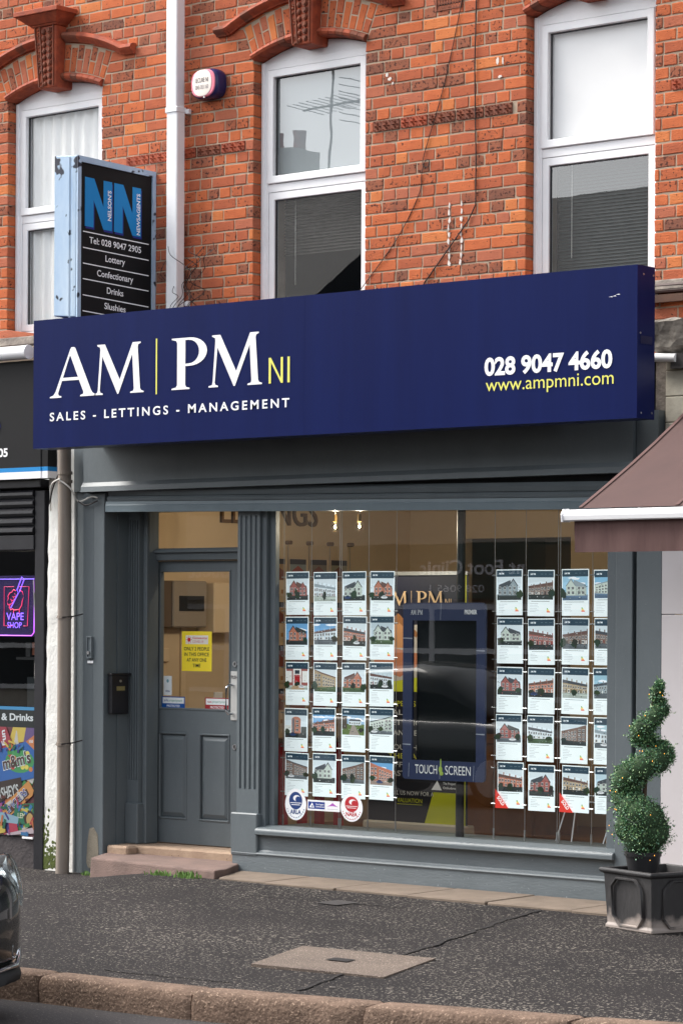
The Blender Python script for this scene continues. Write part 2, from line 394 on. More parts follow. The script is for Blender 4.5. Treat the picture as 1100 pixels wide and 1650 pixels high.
# inspection cover
ins = [(2.30, -3.44), (3.13, -3.40), (2.91, -2.71), (2.05, -2.75)]
c0 = thing('inspection_cover', (2.6, -3.07, pave_z(2.6, -3.07)), 'pale rectangular concrete inspection cover set in the dark pavement', 'inspection cover')
b = MB(); b.add([(x, y, pave_z(x, y)+.012) for x, y in ins]+[(x, y, pave_z(x, y)-.05) for x, y in ins], [(0,1,2,3),(0,4,5,1),(1,5,6,2),(2,6,7,3),(3,7,4,0)])
b.build('slab', AGGR, c0)
b = MB(); b.add([(2.52+dx, -3.12+dy, pave_z(2.5, -3.1)+.017) for dx, dy in ((0, 0), (.14, .0), (.12, .1), (-.02, .1))], [(0, 1, 2, 3)]); b.build('lifting_slot', CRK, c0)
# kerb: each stone a part
kerb = bpy.data.objects.new('kerb', None); link(kerb, None, (2.6, -4.3, -.2)); tag(kerb, 'line of brown granite kerbstones', kind='structure')
x = 2.665-10*.965
while x < 10:
    ln = .965 if x < 2 else rnd.uniform(.9, 1.0)
    xa, xb = x+.005, x+ln-.005; n = 8; prof = []
    secs = []
    tz = rnd.uniform(-.008, .006); ty = rnd.uniform(-.012, .012)
    for i in range(n+1):
        xx = xa+(xb-xa)*(0, .03, .18, .34, .5, .66, .82, .97, 1)[i]; ky = kerb_y(xx)+ty; j = lambda s=.006: rnd.uniform(-s, s); e = .011 if i in (0, n) else 0
        z1 = pave_z(xx, ky)+.012+tz
        secs.append([(xx, ky-.004+e+j(), -.22), (xx, ky+e+j(), z1-.06), (xx, ky+.008+e+j(), z1-.018-e), (xx, ky+.025+j(), z1-.003-e+j(.002)), (xx, ky+.09, z1+j(.003)-e), (xx, ky+.165+j(), z1-.002-e), (xx, ky+.2, z1-.03), (xx, ky+.2, -.22)])
    b = MB(); q = len(secs[0]); vs = [p for s_ in secs for p in s_]
    fs = [(i*q+k, (i+1)*q+k, (i+1)*q+k+1, i*q+k+1) for i in range(n) for k in range(q-1)]
    fs += [tuple(range(q)), tuple(range(n*q+q-1, n*q-1, -1))]
    b.add(vs, fs); b.build('kerbstone', KERBM, kerb, smooth=.9)
    x += ln

# ------------------------------------------------------------------ upper building
bld = thing('terrace_building', (0, .15, 0), 'red brick terrace building with arched upstairs windows above the shops', 'building')
WIN = [(-2.705, .478), (-.305, .486), (1.947, .475)]          # centre, half width
ZS, SPR, RISE, RING = 3.74, 5.455, .095, .25
G = .0755; ZB = 4.8575                                      # course height, foot of the tile course
def arch(c, h):
    r = (h*h+RISE*RISE)/(2*RISE); return (c, SPR+RISE-r, r)
ARC = [arch(c, h) for c, h in WIN]
XL, XR, ZT, ZBOT = -4.6, 4.2, 6.72, 3.30
# mortar backing with openings
b = MB(); edges = [XL]
for (c, h) in WIN: edges += [c-h-.008, c+h+.008]
edges.append(XR); MY = .0042
for i in range(0, len(edges), 2): b.box(edges[i], edges[i+1], MY, .34, ZBOT, ZT)
for (c, h), (cx, cz, r) in zip(WIN, ARC):
    b.box(c-h-.008, c+h+.008, MY, .34, ZBOT, ZS-.02)
    n = 12; pts = []
    hh = h+.008; a0 = math.asin(min(1, hh/(r+.008)))
    for k in range(n+1):
        a = -a0+2*a0*k/n; pts.append((cx+(r+.008)*math.sin(a), cz+(r+.008)*math.cos(a)))
    b.prism(pts+[(c+hh, ZT), (c-hh, ZT)], MY, .34)
wall = b.build('upper_wall', MORTAR, bld)

def brick_mb(corners, rr, depth=.1, jit=.0016, ins=.0045, mi=0, b=None):
    b = b or MB(); (ax, az), (bx, bz), (cx, cz), (dx, dz) = corners
    def lerp(p, q, t): return (p[0]+(q[0]-p[0])*t, p[1]+(q[1]-p[1])*t)
    A, B_, C_, D = corners
    pts = [A, lerp(A, B_, rr.uniform(.25, .4)), lerp(A, B_, rr.uniform(.6, .8)), B_, lerp(B_, C_, .5), C_, lerp(C_, D, rr.uniform(.2, .4)), lerp(C_, D, rr.uniform(.6, .75)), D, lerp(D, A, .5)]
    pts = [(x+rr.uniform(-jit, jit), z+rr.uniform(-jit, jit)) for x, z in pts]
    if rr.random() < .25:                                    # a chipped corner
        k = rr.choice([0, 3, 5, 8]); o = pts[k]; mx = sum(p[0] for p in pts)/10; mz = sum(p[1] for p in pts)/10
        pts[k] = (o[0]+(mx-o[0])*.05, o[1]+(mz-o[1])*.16)
    mx = sum(p[0] for p in pts)/10; mz = sum(p[1] for p in pts)/10
    inn = [(x-math.copysign(min(ins, abs(x-mx)*.5), x-mx), z-math.copysign(min(ins, abs(z-mz)*.5), z-mz)) for x, z in pts]
    n = 10
    vs = [(x, 0+rr.uniform(0, .0008), z) for x, z in inn]+[(x, .0035, z) for x, z in pts]+[(x, depth, z) for x, z in pts]
    fs = [tuple(range(n))]+[(n+i, n+(i+1) % n, (i+1) % n, i) for i in range(n)]+[(2*n+i, 2*n+(i+1) % n, n+(i+1) % n, n+i) for i in range(n)]
    return b.add(vs, fs, mi)

SL, HL, JT, BH = .214, .107, .0098, .0658
# shared unit bricks
unit = {}
for kind, ln, cnt in (('s', SL-JT, 7), ('h', HL-JT, 5)):
    unit[kind] = []
    for i in range(cnt):
        rr = random.Random(100+i+len(ln.__repr__()))
        me = brick_mb([(-ln/2, 0), (ln/2, 0), (ln/2, BH), (-ln/2, BH)], rr).mesh('brick', [BR[0]], smooth=None)
        unit[kind].append(me)
TILEX = [(-1.985, -.862), (.248, 1.40), (2.535, 3.6)]
bricks = []   # (corners, materialIndex, kind, exact)
k0 = int(math.floor((ZBOT-ZB)/G))
for k in range(k0, 40):
    z0 = ZB+k*G+.005; z1 = z0+BH
    if z1 > ZT: break
    zm = (z0+z1)/2
    holes = []                                               # (xl at z0, xl at z1, xr at z0, xr at z1)
    for (c, h), (cx, cz, r) in zip(WIN, ARC):
        R2 = r+RING+.008
        ta = math.atan2(h, (SPR-cz))
        def ext(z):
            if z < ZS: return 0
            if z <= SPR: return h
            sk = math.tan(ta)*(z-cz); 
            top = cz+R2*math.cos(ta)
            if z <= top: return sk+.006
            return math.sqrt(max(0, R2*R2-(z-cz)**2)) if z < cz+R2 else 0
        e0, e1 = ext(z0), ext(z1)
        if max(e0, e1) > .02: holes.append((c-e0, c-e1, c+e0, c+e1))
    if k == 0:
        for a, c in TILEX: holes.append((a, a, c, c))
    holes.sort()
    segs = []; la0 = la1 = XL
    for hl0, hl1, hr0, hr1 in holes:
        segs.append((la0, la1, hl0, hl1)); la0, la1 = hr0, hr1
    segs.append((la0, la1, XR, XR))
    header = (k % 5 == 1)
    flem = (k % 5 in (4, 2))
    for (a0, a1, c0_, c1_) in segs:
        lo, hi = max(a0, a1), min(c0_, c1_)
        if min(c0_, c1_)-max(a0, a1) < .02: continue
        # running positions on a common grid, cut at the ends
        cuts = []
        step = HL if header else SL
        off = (k % 2)*SL/2+(.05 if header else 0)+((k*37) % 7)*.004
        x = math.floor((lo-off)/step)*step+off
        while x < hi:
            if x > lo+.03 and x < hi-.03: cuts.append(x+rnd.uniform(-.004, .004))
            if flem and not header and rnd.random() < .45:
                q = x+SL/2
                if lo+.03 < q < hi-.03: cuts.append(q)
            x += step
        pos = [None]+cuts+[None]
        for i in range(len(pos)-1):
            l, r_ = pos[i], pos[i+1]
            jl = 0 if l is None else JT/2; jr = 0 if r_ is None else JT/2
            ca = (a0 if l is None else l)+jl; cb = (a1 if l is None else l)+jl
            cc = (c0_ if r_ is None else r_)-jr; cd = (c1_ if r_ is None else r_)-jr
            if cc-ca < .012 or cd-cb < .012:
                if max(cc-ca, cd-cb) < .012: continue
                cc = max(cc, ca+.004); cd = max(cd, cb+.004)
            plain = abs(ca-cb) < 1e-4 and abs(cc-cd) < 1e-4
            bricks.append([[(ca, z0), (cc, z0), (cd, z1), (cb, z1)], rnd.choices(range(8), BW)[0], plain, k])
# soot: more dark bricks low on the walls beside the pipes and at the tile band
for q in bricks:
    xm = (q[0][0][0]+q[0][1][0])/2; zm = q[0][0][1]
    if zm < 4.35 and -2.2 < xm < -1.1 and rnd.random() < .45: q[1] = rnd.choice([4, 4, 1, 5])
    if zm > 5.2 and .1 < xm < .5 and rnd.random() < .4: q[1] = rnd.choice([4, 5])
def vis(q):
    xm = (q[0][0][0]+q[0][1][0])/2; zm = q[0][0][1]
    topz = 6.21-(xm+3.28)/5.9*.82
    return -3.25 < xm < 2.62 and 3.80 < zm < topz-.03
vb = [q for q in bricks if vis(q)]
vb.sort(key=lambda q: -(q[0][1][0]-q[0][0][0])*(1+.03*q[0][0][0]))
indiv = set(id(q) for q in vb[:290])
stuff = MB(); sidx = 0
for q in bricks:
    cs, mi, plain, k = q; ln = cs[1][0]-cs[0][0]; yj = rnd.uniform(-.003, .0015)
    if id(q) in indiv:
        kind = 's' if ln > .15 else 'h'; base = (SL if kind == 's' else HL)-JT
        if plain:
            o = bpy.data.objects.new('brick', rnd.choice(unit[kind]))
            link(o, wall, ((cs[0][0]+cs[1][0])/2, yj, cs[0][1])); o.scale.x = ln/base
        else:
            o = brick_mb(cs, rnd).build('brick', [BR[0]], wall); o.location.y += yj
        o.material_slots[0].link = 'OBJECT'; o.material_slots[0].material = BR[mi]
    else:
        n0 = len(stuff.v); brick_mb(cs, rnd, mi=mi, b=stuff)
        stuff.v[n0:] = [(x, y+yj, z) for x, y, z in stuff.v[n0:]]
o = stuff.build('brickwork', BR, wall); tag(o, kind='stuff')

# decorated terracotta tiles in one course
b = MB(); tl = .2155
b.box(-tl/2+.003, tl/2-.003, -.002, .09, 0, .066)
for i in range(3):
    cx = -tl/2+tl*(i+.5)/3; w_ = tl/6-.006
    for (dx, dz) in ((-1, 0), (1, 0), (0, -1), (0, 1)):
        px, pz = cx+dx*w_*.5, .033+dz*.015
        b.add([(px-w_*.48*(1 if dx else .55), -.002, pz), (px, -.002, pz-.0145*(1 if dz else .6)), (px+w_*.48*(1 if dx else .55), -.002, pz), (px, -.002, pz+.0145*(1 if dz else .6)), (px, -.018, pz)], [(0, 1, 4), (1, 2, 4), (2, 3, 4), (3, 0, 4)])
    for (dx, dz) in ((-1, -1), (1, -1), (1, 1), (-1, 1)):
        px, pz = cx+dx*w_*.8, .033+dz*.026
        b.add([(px-.006, -.002, pz), (px, -.002, pz-.005), (px+.006, -.002, pz), (px, -.002, pz+.005), (px, -.014, pz)], [(0, 1, 4), (1, 2, 4), (2, 3, 4), (3, 0, 4)])
tme = b.mesh('ornamental_tile', [TERRA])
for a, c in TILEX:
    x = a+.004
    while x+tl < c+.03:
        o = bpy.data.objects.new('ornamental_tile', tme); link(o, wall, (x+tl/2, -.003, ZB+.005))
        o.material_slots[0].link = 'OBJECT'; o.material_slots[0].material = TERRAD if rnd.random() < (.75 if a > 0 else .5) else TERRA
        x += tl+.009

# arches, keystones, hood moulds
for wi, ((c, h), (cx, cz, r)) in enumerate(zip(WIN, ARC)):
    ta = math.atan2(h, SPR-cz)
    def pt(a, rad): return (cx+rad*math.sin(a), cz+rad*math.cos(a))
    ar = tag(bpy.data.objects.new('window_arch', None)); link(ar, bld, (c, 0, SPR))
    kw = .088/r; nv = 7
    for sgn in (-1, 1):
        for i in range(nv):
            f0 = kw+(ta-kw)*i/nv; f1 = kw+(ta-kw)*(i+1)/nv; g = .0045/r
            a0_, a1_ = sorted((sgn*(f0+g), sgn*(f1-g)))
            sp = .17 if i % 2 else .085
            for (ra, rb) in ((r+.058, r+.058+sp-.0), (r+.058+sp+.009, r+RING)):
                if rb-ra < .02: continue
                o = brick_mb([pt(a0_, ra), pt(a1_, ra), pt(a1_, rb), pt(a0_, rb)], rnd, jit=.001).build('voussoir', [rnd.choices(BR, BW)[0]], ar)
                o.location.y += rnd.uniform(-.002, .002)
    # bullnose moulding round the head, in short bricks
    nb = 16
    for i in range(nb):
        a0_ = -ta+2*ta*i/nb+.002/r; a1_ = -ta+2*ta*(i+1)/nb-.002/r; b = MB(); prof = [(.052, .02), (.052, -.012), (.044, -.026), (.026, -.034), (.010, -.026), (.0, -.008), (0, .1)]
        vs = []
        for a in (a0_, (a0_+a1_)/2, a1_):
            for dr, y in prof: x_, z_ = pt(a, r+dr); vs.append((x_, y, z_))
        n = len(prof); b.add(vs, [(j*n+k, j*n+k+1, (j+1)*n+k+1, (j+1)*n+k) for j in range(2) for k in range(n-1)]+[tuple(range(n)), tuple(range(3*n-1, 2*n-1, -1))])
        b.build('bullnose_brick', [TERRA if rnd.random() < .7 else TERRAD], ar, smooth=.6)
    # hood mould
    for sgn in (-1, 1):
        path = []
        for i in range(9):
            a = sgn*(.10/r+(.585-.10)/r*i/8); R3 = r+RING+.052; path.append((cx+R3*math.sin(a)*1.0, cz+R3*math.cos(a)))
        path = [(x_, z_-.0) for x_, z_ in path]
        path.append((c+sgn*.72, path[-1][1]-.004)); path.append((c+sgn*.81, path[-1][1]))
        for i in range(len(path)-1):
            (xa, za), (xb, zb) = path[i], path[i+1]; b = MB()
            d = Vector((xb-xa, 0, zb-za)).normalized(); nn = Vector((-d.z, 0, d.x))*(1 if sgn > 0 else -1)
            prof = [(-.036, 0), (-.036, -.022), (-.022, -.03), (-.014, -.05), (.006, -.062), (.026, -.055), (.036, -.03), (.036, 0)]
            vs = []
            for (xx, zz) in ((xa, za), (xb, zb)):
                for dn, y in prof: vs.append((xx+nn.x*dn, y, zz+nn.z*dn))
            n = len(prof); b.add(vs, [(k, k+1, n+k+1, n+k) for k in range(n-1)]+[tuple(range(n)), tuple(range(2*n-1, n-1, -1))])
            b.build('hood_mould', [rnd.choice([TERRA, TERRA, TERRAD])], ar, smooth=.7)
    # keystone with bead and egg ornament
    zb_, zt_ = SPR+.035, 5.925
    kst = MB(); f = lambda z: .086+(z-zb_)/(zt_-zb_)*.03
    kst.add([(c-f(zb_), -.075, zb_), (c+f(zb_), -.075, zb_), (c+f(zt_), -.10, zt_), (c-f(zt_), -.10, zt_), (c-f(zb_), .1, zb_), (c+f(zb_), .1, zb_), (c+f(zt_), .1, zt_), (c-f(zt_), .1, zt_)],
        [(0, 1, 2, 3), (0, 4, 5, 1), (1, 5, 6, 2), (2, 6, 7, 3), (3, 7, 4, 0)])
    ks = kst.build('keystone', TERRA, ar, bevel=.006)
    orn = MB(); yk = lambda z: -.075-(z-zb_)/(zt_-zb_)*.025
    for i in range(9):
        z = zb_+.03+i*.046; q = .8+.04*i; orn.ball((c-.008, yk(z)-.004, z), .016*q, .016, .02*q, 10, 6)
        z2 = z+.01; xx = c+.042*q
        for rr_, dy in ((.024*q, .0), (.016*q, -.008)):
            prof = [(xx+rr_*math.cos(t), z2+rr_*1.05*math.sin(t)) for t in [math.pi+math.pi*j/8 for j in range(9)]]
            prof = prof+[(xx+rr_, z2+.012), (xx-rr_, z2+.012)]
            orn.prism(prof, yk(z)-.010+dy, yk(z)+.01)
        for _ in range(5): orn.ball((c-.052*q+rnd.uniform(-.018, .018), yk(z)-.002, z+rnd.uniform(-.02, .02)), .008, .008, .008, 6, 4)
    for xx in (-.072, -.033, .07):
        orn.add([(c+xx-.004, yk(zb_)-.012, zb_+.012), (c+xx+.004, yk(zb_)-.012, zb_+.012), (c+xx*1.3+.004, yk(zt_)-.012, zt_), (c+xx*1.3-.004, yk(zt_)-.012, zt_),
                 (c+xx-.004, yk(zb_)+.01, zb_+.012), (c+xx+.004, yk(zb_)+.01, zb_+.012), (c+xx*1.3+.004, yk(zt_)+.01, zt_), (c+xx*1.3-.004, yk(zt_)+.01, zt_)], [(0, 1, 2, 3), (0, 4, 5, 1), (1, 5, 6, 2), (3, 7, 4, 0)])
    orn.build('carved_ornament', TERRAD, ks, smooth=.8)
    cap = MB(); y_ = -.1
    for (w0, w1, d0, d1, za, zb2) in ((.125, .14, .11, .12, 5.925, 5.94), (.14, .215, .125, .19, 5.94, 6.0), (.225, .225, .20, .20, 6.0, 6.035)):
        cap.add([(c-w0, -d0, za), (c+w0, -d0, za), (c+w1, -d1, zb2), (c-w1, -d1, zb2), (c-w0, .05, za), (c+w0, .05, za), (c+w1, .05, zb2), (c-w1, .05, zb2)], [(0, 1, 2, 3), (0, 4, 5, 1), (1, 5, 6, 2), (2, 6, 7, 3), (3, 7, 4, 0)])
    cap.build('keystone_cap', TERRA, ar, bevel=.004)

# upstairs windows: head, frame, two sashes each with a pane; blinds behind
WBLIND = mat('white_blind', L(252, 252, 251), .8, L(248, 248, 247), 3, .2); SLATM = mat('blind_slat', L(52, 60, 62), .6); SLATB = mat('brown_blind_slat', L(48, 42, 38), .6)
CURT = mat('net_curtain', L(248, 249, 247), .9, L(240, 241, 238), 8, .3, stretch=(4, 1, .6), bump=.5, bscale=14)
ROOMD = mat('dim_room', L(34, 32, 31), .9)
for wi, ((c, h), (cx, cz, r)) in enumerate(zip(WIN, ARC)):
    win = tag(bpy.data.objects.new('upstairs_window', None)); link(win, bld, (c, .1, ZS))
    hw = h-.004; yf = .085; zt = 5.458
    b = MB(); n = 12; pts = [(cx+(r-.004)*math.sin(a), cz+(r-.004)*math.cos(a)) for a in [math.asin(hw/r)*(1-2*k/n) for k in range(n+1)]]
    b.prism([(c-hw, min(zt-.012, pts[0][1]-.02)), (c+hw, min(zt-.012, pts[0][1]-.02))]+pts, yf+.006, .16)
    pts2 = [(x_, z_) for x_, z_ in pts]
    b.build('window_head', UPVC, win, bevel=.002)
    b = MB(); b.frame(c-hw, c+hw, ZS-.01, zt-.01, .052, yf, .15); b.box(c-hw, c-hw+.026, yf-.014, yf+.004, ZS, zt-.01)
    zm = 4.60
    b.box(c-hw+.052, c+hw-.052, yf+.004, .15, zm-.028, zm+.028)
    b.build('window_frame', UPVC, win, bevel=.003)
    for (za, zb2, nm, yo) in ((zm+.03, zt-.066, 'upper', -.012), (ZS+.046, zm-.03, 'lower', .006)):
        s_ = MB(); t_ = .05; s_.frame(c-hw+.054, c+hw-.054, za, zb2, t_, yf+yo, .135)
        so = s_.build('sash', UPVC, win, bevel=.004)
        g = MB(); g.frame(c-hw+.054+t_-.002, c+hw-.054-t_+.002, za+t_-.002, zb2-t_+.002, .008, yf+.018, .12); g.build('gasket', UPVCG, so)
        p_ = MB(); p_.add([(c-hw+.1, yf+.026, za+t_-.01), (c+hw-.1, yf+.026, za+t_-.01), (c+hw-.1, yf+.026, zb2-t_+.01), (c-hw+.1, yf+.026, zb2-t_+.01)], [(0, 1, 2, 3)])
        p_.build('pane', GLASS_UP2 if (wi != 1 and nm == 'upper') or wi == 0 else GLASS_UP, so)
    # room box behind
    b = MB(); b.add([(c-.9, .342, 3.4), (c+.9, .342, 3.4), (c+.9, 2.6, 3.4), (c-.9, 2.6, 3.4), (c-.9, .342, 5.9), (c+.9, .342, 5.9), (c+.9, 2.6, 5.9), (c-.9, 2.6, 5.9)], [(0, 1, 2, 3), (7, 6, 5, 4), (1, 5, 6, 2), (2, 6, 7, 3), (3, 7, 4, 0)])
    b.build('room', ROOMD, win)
    if wi == 0:
        b = MB(); N = 40; vs = []
        for i in range(N+1):
            x_ = c-h+.05+(2*h-.1)*i/N; y_ = .15+.012*math.sin(i*1.3)+.006*math.sin(i*2.9); vs += [(x_, y_, ZS), (x_, y_, 5.5)]
        b.add(vs, [(2*i, 2*i+2, 2*i+3, 2*i+1) for i in range(N)]); b.build('net_curtain', CURT, win, smooth=3)
    if wi == 1:
        b = MB().box(c-h+.06, c+h-.06, .14, .145, 4.62, 5.47); b.build('roller_blind', mat('grey_blind', L(176, 182, 186), .8), win)
    if wi == 2:
        b = MB().box(c-h+.06, c+h-.06, .14, .145, 4.60, 5.47); b.build('roller_blind', WBLIND, win)
    if wi in (1, 2):
        b = MB(); z = ZS+.08
        zt2 = 4.55
        if wi == 1: z = 4.16
        while z < zt2:
            b.add([(c-h+.11, .19, z-.009), (c+h-.11, .19, z-.009), (c+h-.11, .205, z+.009), (c-h+.11, .205, z+.009)], [(0, 1, 2, 3)]); z += .021
        tag(b.build('blind_slats', SLATB if wi == 1 else SLATM, win), kind='stuff')
        MB().tube([(c-h+.22, .18, 4.55), (c-h+.22, .18, 3.95)], .0025, 5).build('blind_cord', WIREW, win)
# stone sill course under the left window
MB().prismx([(-.05, 3.672), (.06, 3.66), (.06, 3.74), (-.035, 3.735)], XL, -2.15).build('sill_course', STONEG, bld, bevel=.006)
MB().prismx([(-.05, 3.672), (.06, 3.66), (.06, 3.74), (-.035, 3.735)], -.9, XR).build('sill_course', STONEG, bld, bevel=.006)
# air brick
b = MB(); b.frame(.758, .972, 5.575, 5.66, .008, -.003, .05)
for i in range(9):
    xx = .768+i*.022
    for s_ in (-1, 1): b.add([(xx-.004, 0, 5.582), (xx+.004, 0, 5.582), (xx+.004+s_*.03, 0, 5.652), (xx-.004+s_*.03, 0, 5.652)], [(0, 1, 2, 3)])
b.build('air_brick', TERRAD, wall)
MB().box(.76, .97, .004, .03, 5.577, 5.658).build('air_brick_void', DARK, wall)
# old paint drips and spots on the brickwork
PNT = mat('old_white_paint', L(226, 216, 208), .9)
def blot(x, z, sx, sz):
    n = 9; pts = [(x+sx*math.cos(2*math.pi*i/n)*rnd.uniform(.5, 1.1), z+sz*math.sin(2*math.pi*i/n)*rnd.uniform(.5, 1.1)) for i in range(n)]
    MB().prism(pts, -.0045, .006).build('paint_mark', PNT, wall)
for x0 in (.872, .968):
    for i in range(9): blot(x0+rnd.uniform(-.006, .006), 4.33-i*.046, .006+.003*(i % 3), .024)
for (x, z, a, c) in ((1.25, 5.20, .014, .03), (1.29, 5.195, .008, .03), (1.27, 5.10, .02, .012), (.385, 5.19, .018, .016), (.36, 5.22, .012, .02), (.41, 5.16, .008, .012), (1.33, 4.905, .02, .025)): blot(x, z, a, c)
# ------------------------------------------------------------------ things fixed to the upper wall
t = thing('downpipe', (-1.44, -.04, 3.76), 'square white plastic downpipe running down the brick wall', 'downpipe')
MB().box(-1.497, -1.397, -.115, -.03, 5.17, 6.75).build('pipe', UPVC, t, bevel=.012, seg=2)
MB().box(-1.492, -1.392, -.112, -.03, 3.75, 5.185).build('pipe', UPVC, t, bevel=.012, seg=2)
MB().box(-1.502, -1.388, -.12, -.02, 5.165, 5.205).build('socket', UPVC, t, bevel=.006)
for z in (5.175, 3.86): MB().box(-1.392, -1.362, -.03, .0, z-.015, z+.02).build('clip', UPVC, t, bevel=.003)

t = thing('alarm_box', (-1.16, -.01, 5.22), 'rounded navy alarm box with cream and pink front on brick wall', 'alarm box')
def sup(n, a, c, cx, cz, N=28):
    out = []
    for i in range(N):
        q = 2*math.pi*i/N; co, si = math.cos(q), math.sin(q)
        out.append((cx+a*math.copysign(abs(co)**(2/n), co), cz+c*math.copysign(abs(si)**(2/n), si)))
    return out
def loft(b, rings, mi=0, cap0=True, cap1=True):
    n = len(rings[0]); vs = [p for R in rings for p in R]
    fs = [(k*n+i, k*n+(i+1) % n, (k+1)*n+(i+1) % n, (k+1)*n+i) for k in range(len(rings)-1) for i in range(n)]
    if cap0: fs.append(tuple(range(n-1, -1, -1)))
    if cap1: fs.append(tuple(range((len(rings)-1)*n, len(rings)*n)))
    return b.add(vs, fs, mi)
ac = (-1.165, 5.335)
R3 = lambda s, y: [(x, y, z) for x, z in sup(3.2, .128*s, .103*s, *ac)]
b = MB(); loft(b, [R3(.96, .005), R3(1.0, -.02), R3(1.0, -.06), R3(.93, -.085), R3(.86, -.095)]); b.build('casing', mat('navy_plastic', L(40, 42, 92), .25), t, smooth=.5)
R3b = lambda s, y: [(x, y, z) for x, z in sup(2.7, .118*s, .1*s, *ac)]
b = MB(); loft(b, [R3b(.93, -.085), R3b(.93, -.097), R3b(.88, -.102)]); b.build('rim', mat('pink_plastic', L(236, 130, 150), .3), t, smooth=.5)
b = MB(); loft(b, [[(x, -.09, z) for x, z in sup(2.4, .088, .091, ac[0]-.004, ac[1]+.002)], [(x, -.105, z) for x, z in sup(2.4, .086, .089, ac[0]-.004, ac[1]+.002)], [(x, -.107, z) for x, z in sup(2.4, .076, .078, ac[0]-.004, ac[1]+.002)]]); b.build('cover', mat('cream_plastic', L(250, 240, 230), .3), t, smooth=.5)
INK = mat('dark_ink', L(70, 62, 66), .6); INKL = mat('faded_ink', L(150, 142, 142), .6)
text('lettering', 'SECURE NI', (ac[0]-.004, -.1085, ac[1]+.006), .12, .03, INK, t, align='C', bold=.01)
text('lettering', '0845 003 160', (ac[0]-.004, -.1085, ac[1]-.04), .12, .028, INKL, t, align='C', bold=.01)
MB().tube([(ac[0]+.01, -.088, ac[1]-.095), (ac[0]+.01, -.1, ac[1]-.094)], .006, 8).build('screw', STEEL, t)

def cable(name, pts, r, ma, label, n=5, cat='cable', smooth=True):
    P = [Vector(p) for p in pts]; out = []
    if smooth:
        for k in range(len(P)-1):
            p0 = P[max(k-1, 0)]; p1 = P[k]; p2 = P[k+1]; p3 = P[min(k+2, len(P)-1)]
            for i in range(5):
                u = i/5; out.append(.5*((2*p1)+(-p0+p2)*u+(2*p0-5*p1+4*p2-p3)*u*u+(-p0+3*p1-3*p2+p3)*u**3))
        out.append(P[-1])
    else: out = P
    b = MB(); b.tube(out, r, n)
    o = b.build(name, ma, smooth=1.)
    return tag(o, label, cat)
cable('wall_cable', [(1.083, -.008, 6.4), (1.085, -.008, 5.6), (1.075, -.009, 5.2), (1.088, -.008, 4.6), (1.087, -.008, 4.315), (1.03, -.008, 4.22), (.683, -.008, 3.857), (.62, -.01, 3.75)], .0042, WIRE, 'thick black cable dropping straight down bricks right of the middle window', smooth=False)
cable('wall_cable', [(1.12, -.006, 6.3), (.97, -.006, 5.619), (.83, -.006, 5.1), (.70, -.006, 4.75), (.66, -.006, 4.62), (.70, -.007, 4.59), (.715, -.007, 4.63), (.68, -.007, 4.63), (.652, -.006, 4.55), (.63, -.006, 4.42), (.45, -.006, 4.15), (.159, -.006, 3.855), (.1, -.006, 3.78)], .0028, WIRE, 'thin dark wire slanting over the bricks with a small loop')
# tangle of wires at the foot of the white downpipe
tg = thing('wire_tangle', (-1.3, -.05, 3.76), 'tangle of loose dark wires beside foot of the white downpipe', 'wires')
rr = random.Random(5)
for k in range(7):
    b = MB(); x, z = -1.34+rr.uniform(-.1, .08), 3.76; pts = []
    for i in range(9):
        pts.append(Vector((x, -.12+rr.uniform(-.06, .03), z))); x += rr.uniform(-.09, .085); z += rr.uniform(.02, .085)
    out = []
    for q in range(len(pts)-1):
        p0 = pts[max(q-1, 0)]; p1 = pts[q]; p2 = pts[q+1]; p3 = pts[min(q+2, len(pts)-1)]
        for i in range(4):
            u = i/4; out.append(.5*((2*p1)+(-p0+p2)*u+(2*p0-5*p1+4*p2-p3)*u*u+(-p0+3*p1-3*p2+p3)*u**3))
    b.tube(out, .0025, 4); b.build('wire', WIRE, tg)

# projecting newsagent's sign box
BLUEP = mat('blue_peeling_paint', L(150, 178, 208), .6, L(196, 212, 226), 3.5, .3, speck=(L(40, 44, 58), 11, .64), stretch=(1, 1, .4), bump=.2, bscale=30)
NBLK = mat('sign_black', L(22, 22, 24), .55, spec=.2)
nn = thing('projecting_sign', (-1.9, -.3, 3.76), 'black projecting sign box with peeling blue frame listing Lottery and Confectionary', 'sign')
N_ = Vector((-1.866, -.60, 4.854)); F_ = Vector((-1.706, 0.0, 4.796)); L_ = Vector((-2.084, -.60, 4.872)); BZ = 1.10
U_ = (F_-N_); UW = U_.length; U_ = U_/UW; V_ = Vector((0, 0, 1)); NRM = Vector((U_.y, -U_.x, 0)).normalized()
Q_ = F_+(L_-N_)
b = MB(); top = [N_, F_, Q_, L_]; bot = [p-V_*BZ for p in top]
b.add(top+bot, [(0, 1, 2, 3), (4, 7, 6, 5), (0, 4, 5, 1), (1, 5, 6, 2), (2, 6, 7, 3), (3, 7, 4, 0)]); b.build('sign_box', BLUEP, nn, bevel=.006)
fu = lambda u, v, d=0.: N_+U_*(u*UW)-V_*v+NRM*d
b = MB(); b.add([fu(.045, .04, .004), fu(.045, 1.2, .004), fu(.955, 1.2, .004), fu(.955, .04, .004)], [(0, 1, 2, 3)]); b.build('face_panel', NBLK, nn)
b = MB()
for (u0, u1, v0, v1) in ((0, .045, 0, 1.2), (.955, 1, 0, 1.2), (0.045, .955, 0, .04)):
    p = [fu(u0, v0, .002), fu(u0, v1, .002), fu(u1, v1, .002), fu(u1, v0, .002)]; q = [x+NRM*.016 for x in p]
    b.add(p+q, [(4, 5, 6, 7), (0, 1, 5, 4), (1, 2, 6, 5), (2, 3, 7, 6), (3, 0, 4, 7)])
b.build('face_frame', BLUEP, nn)
b = MB()
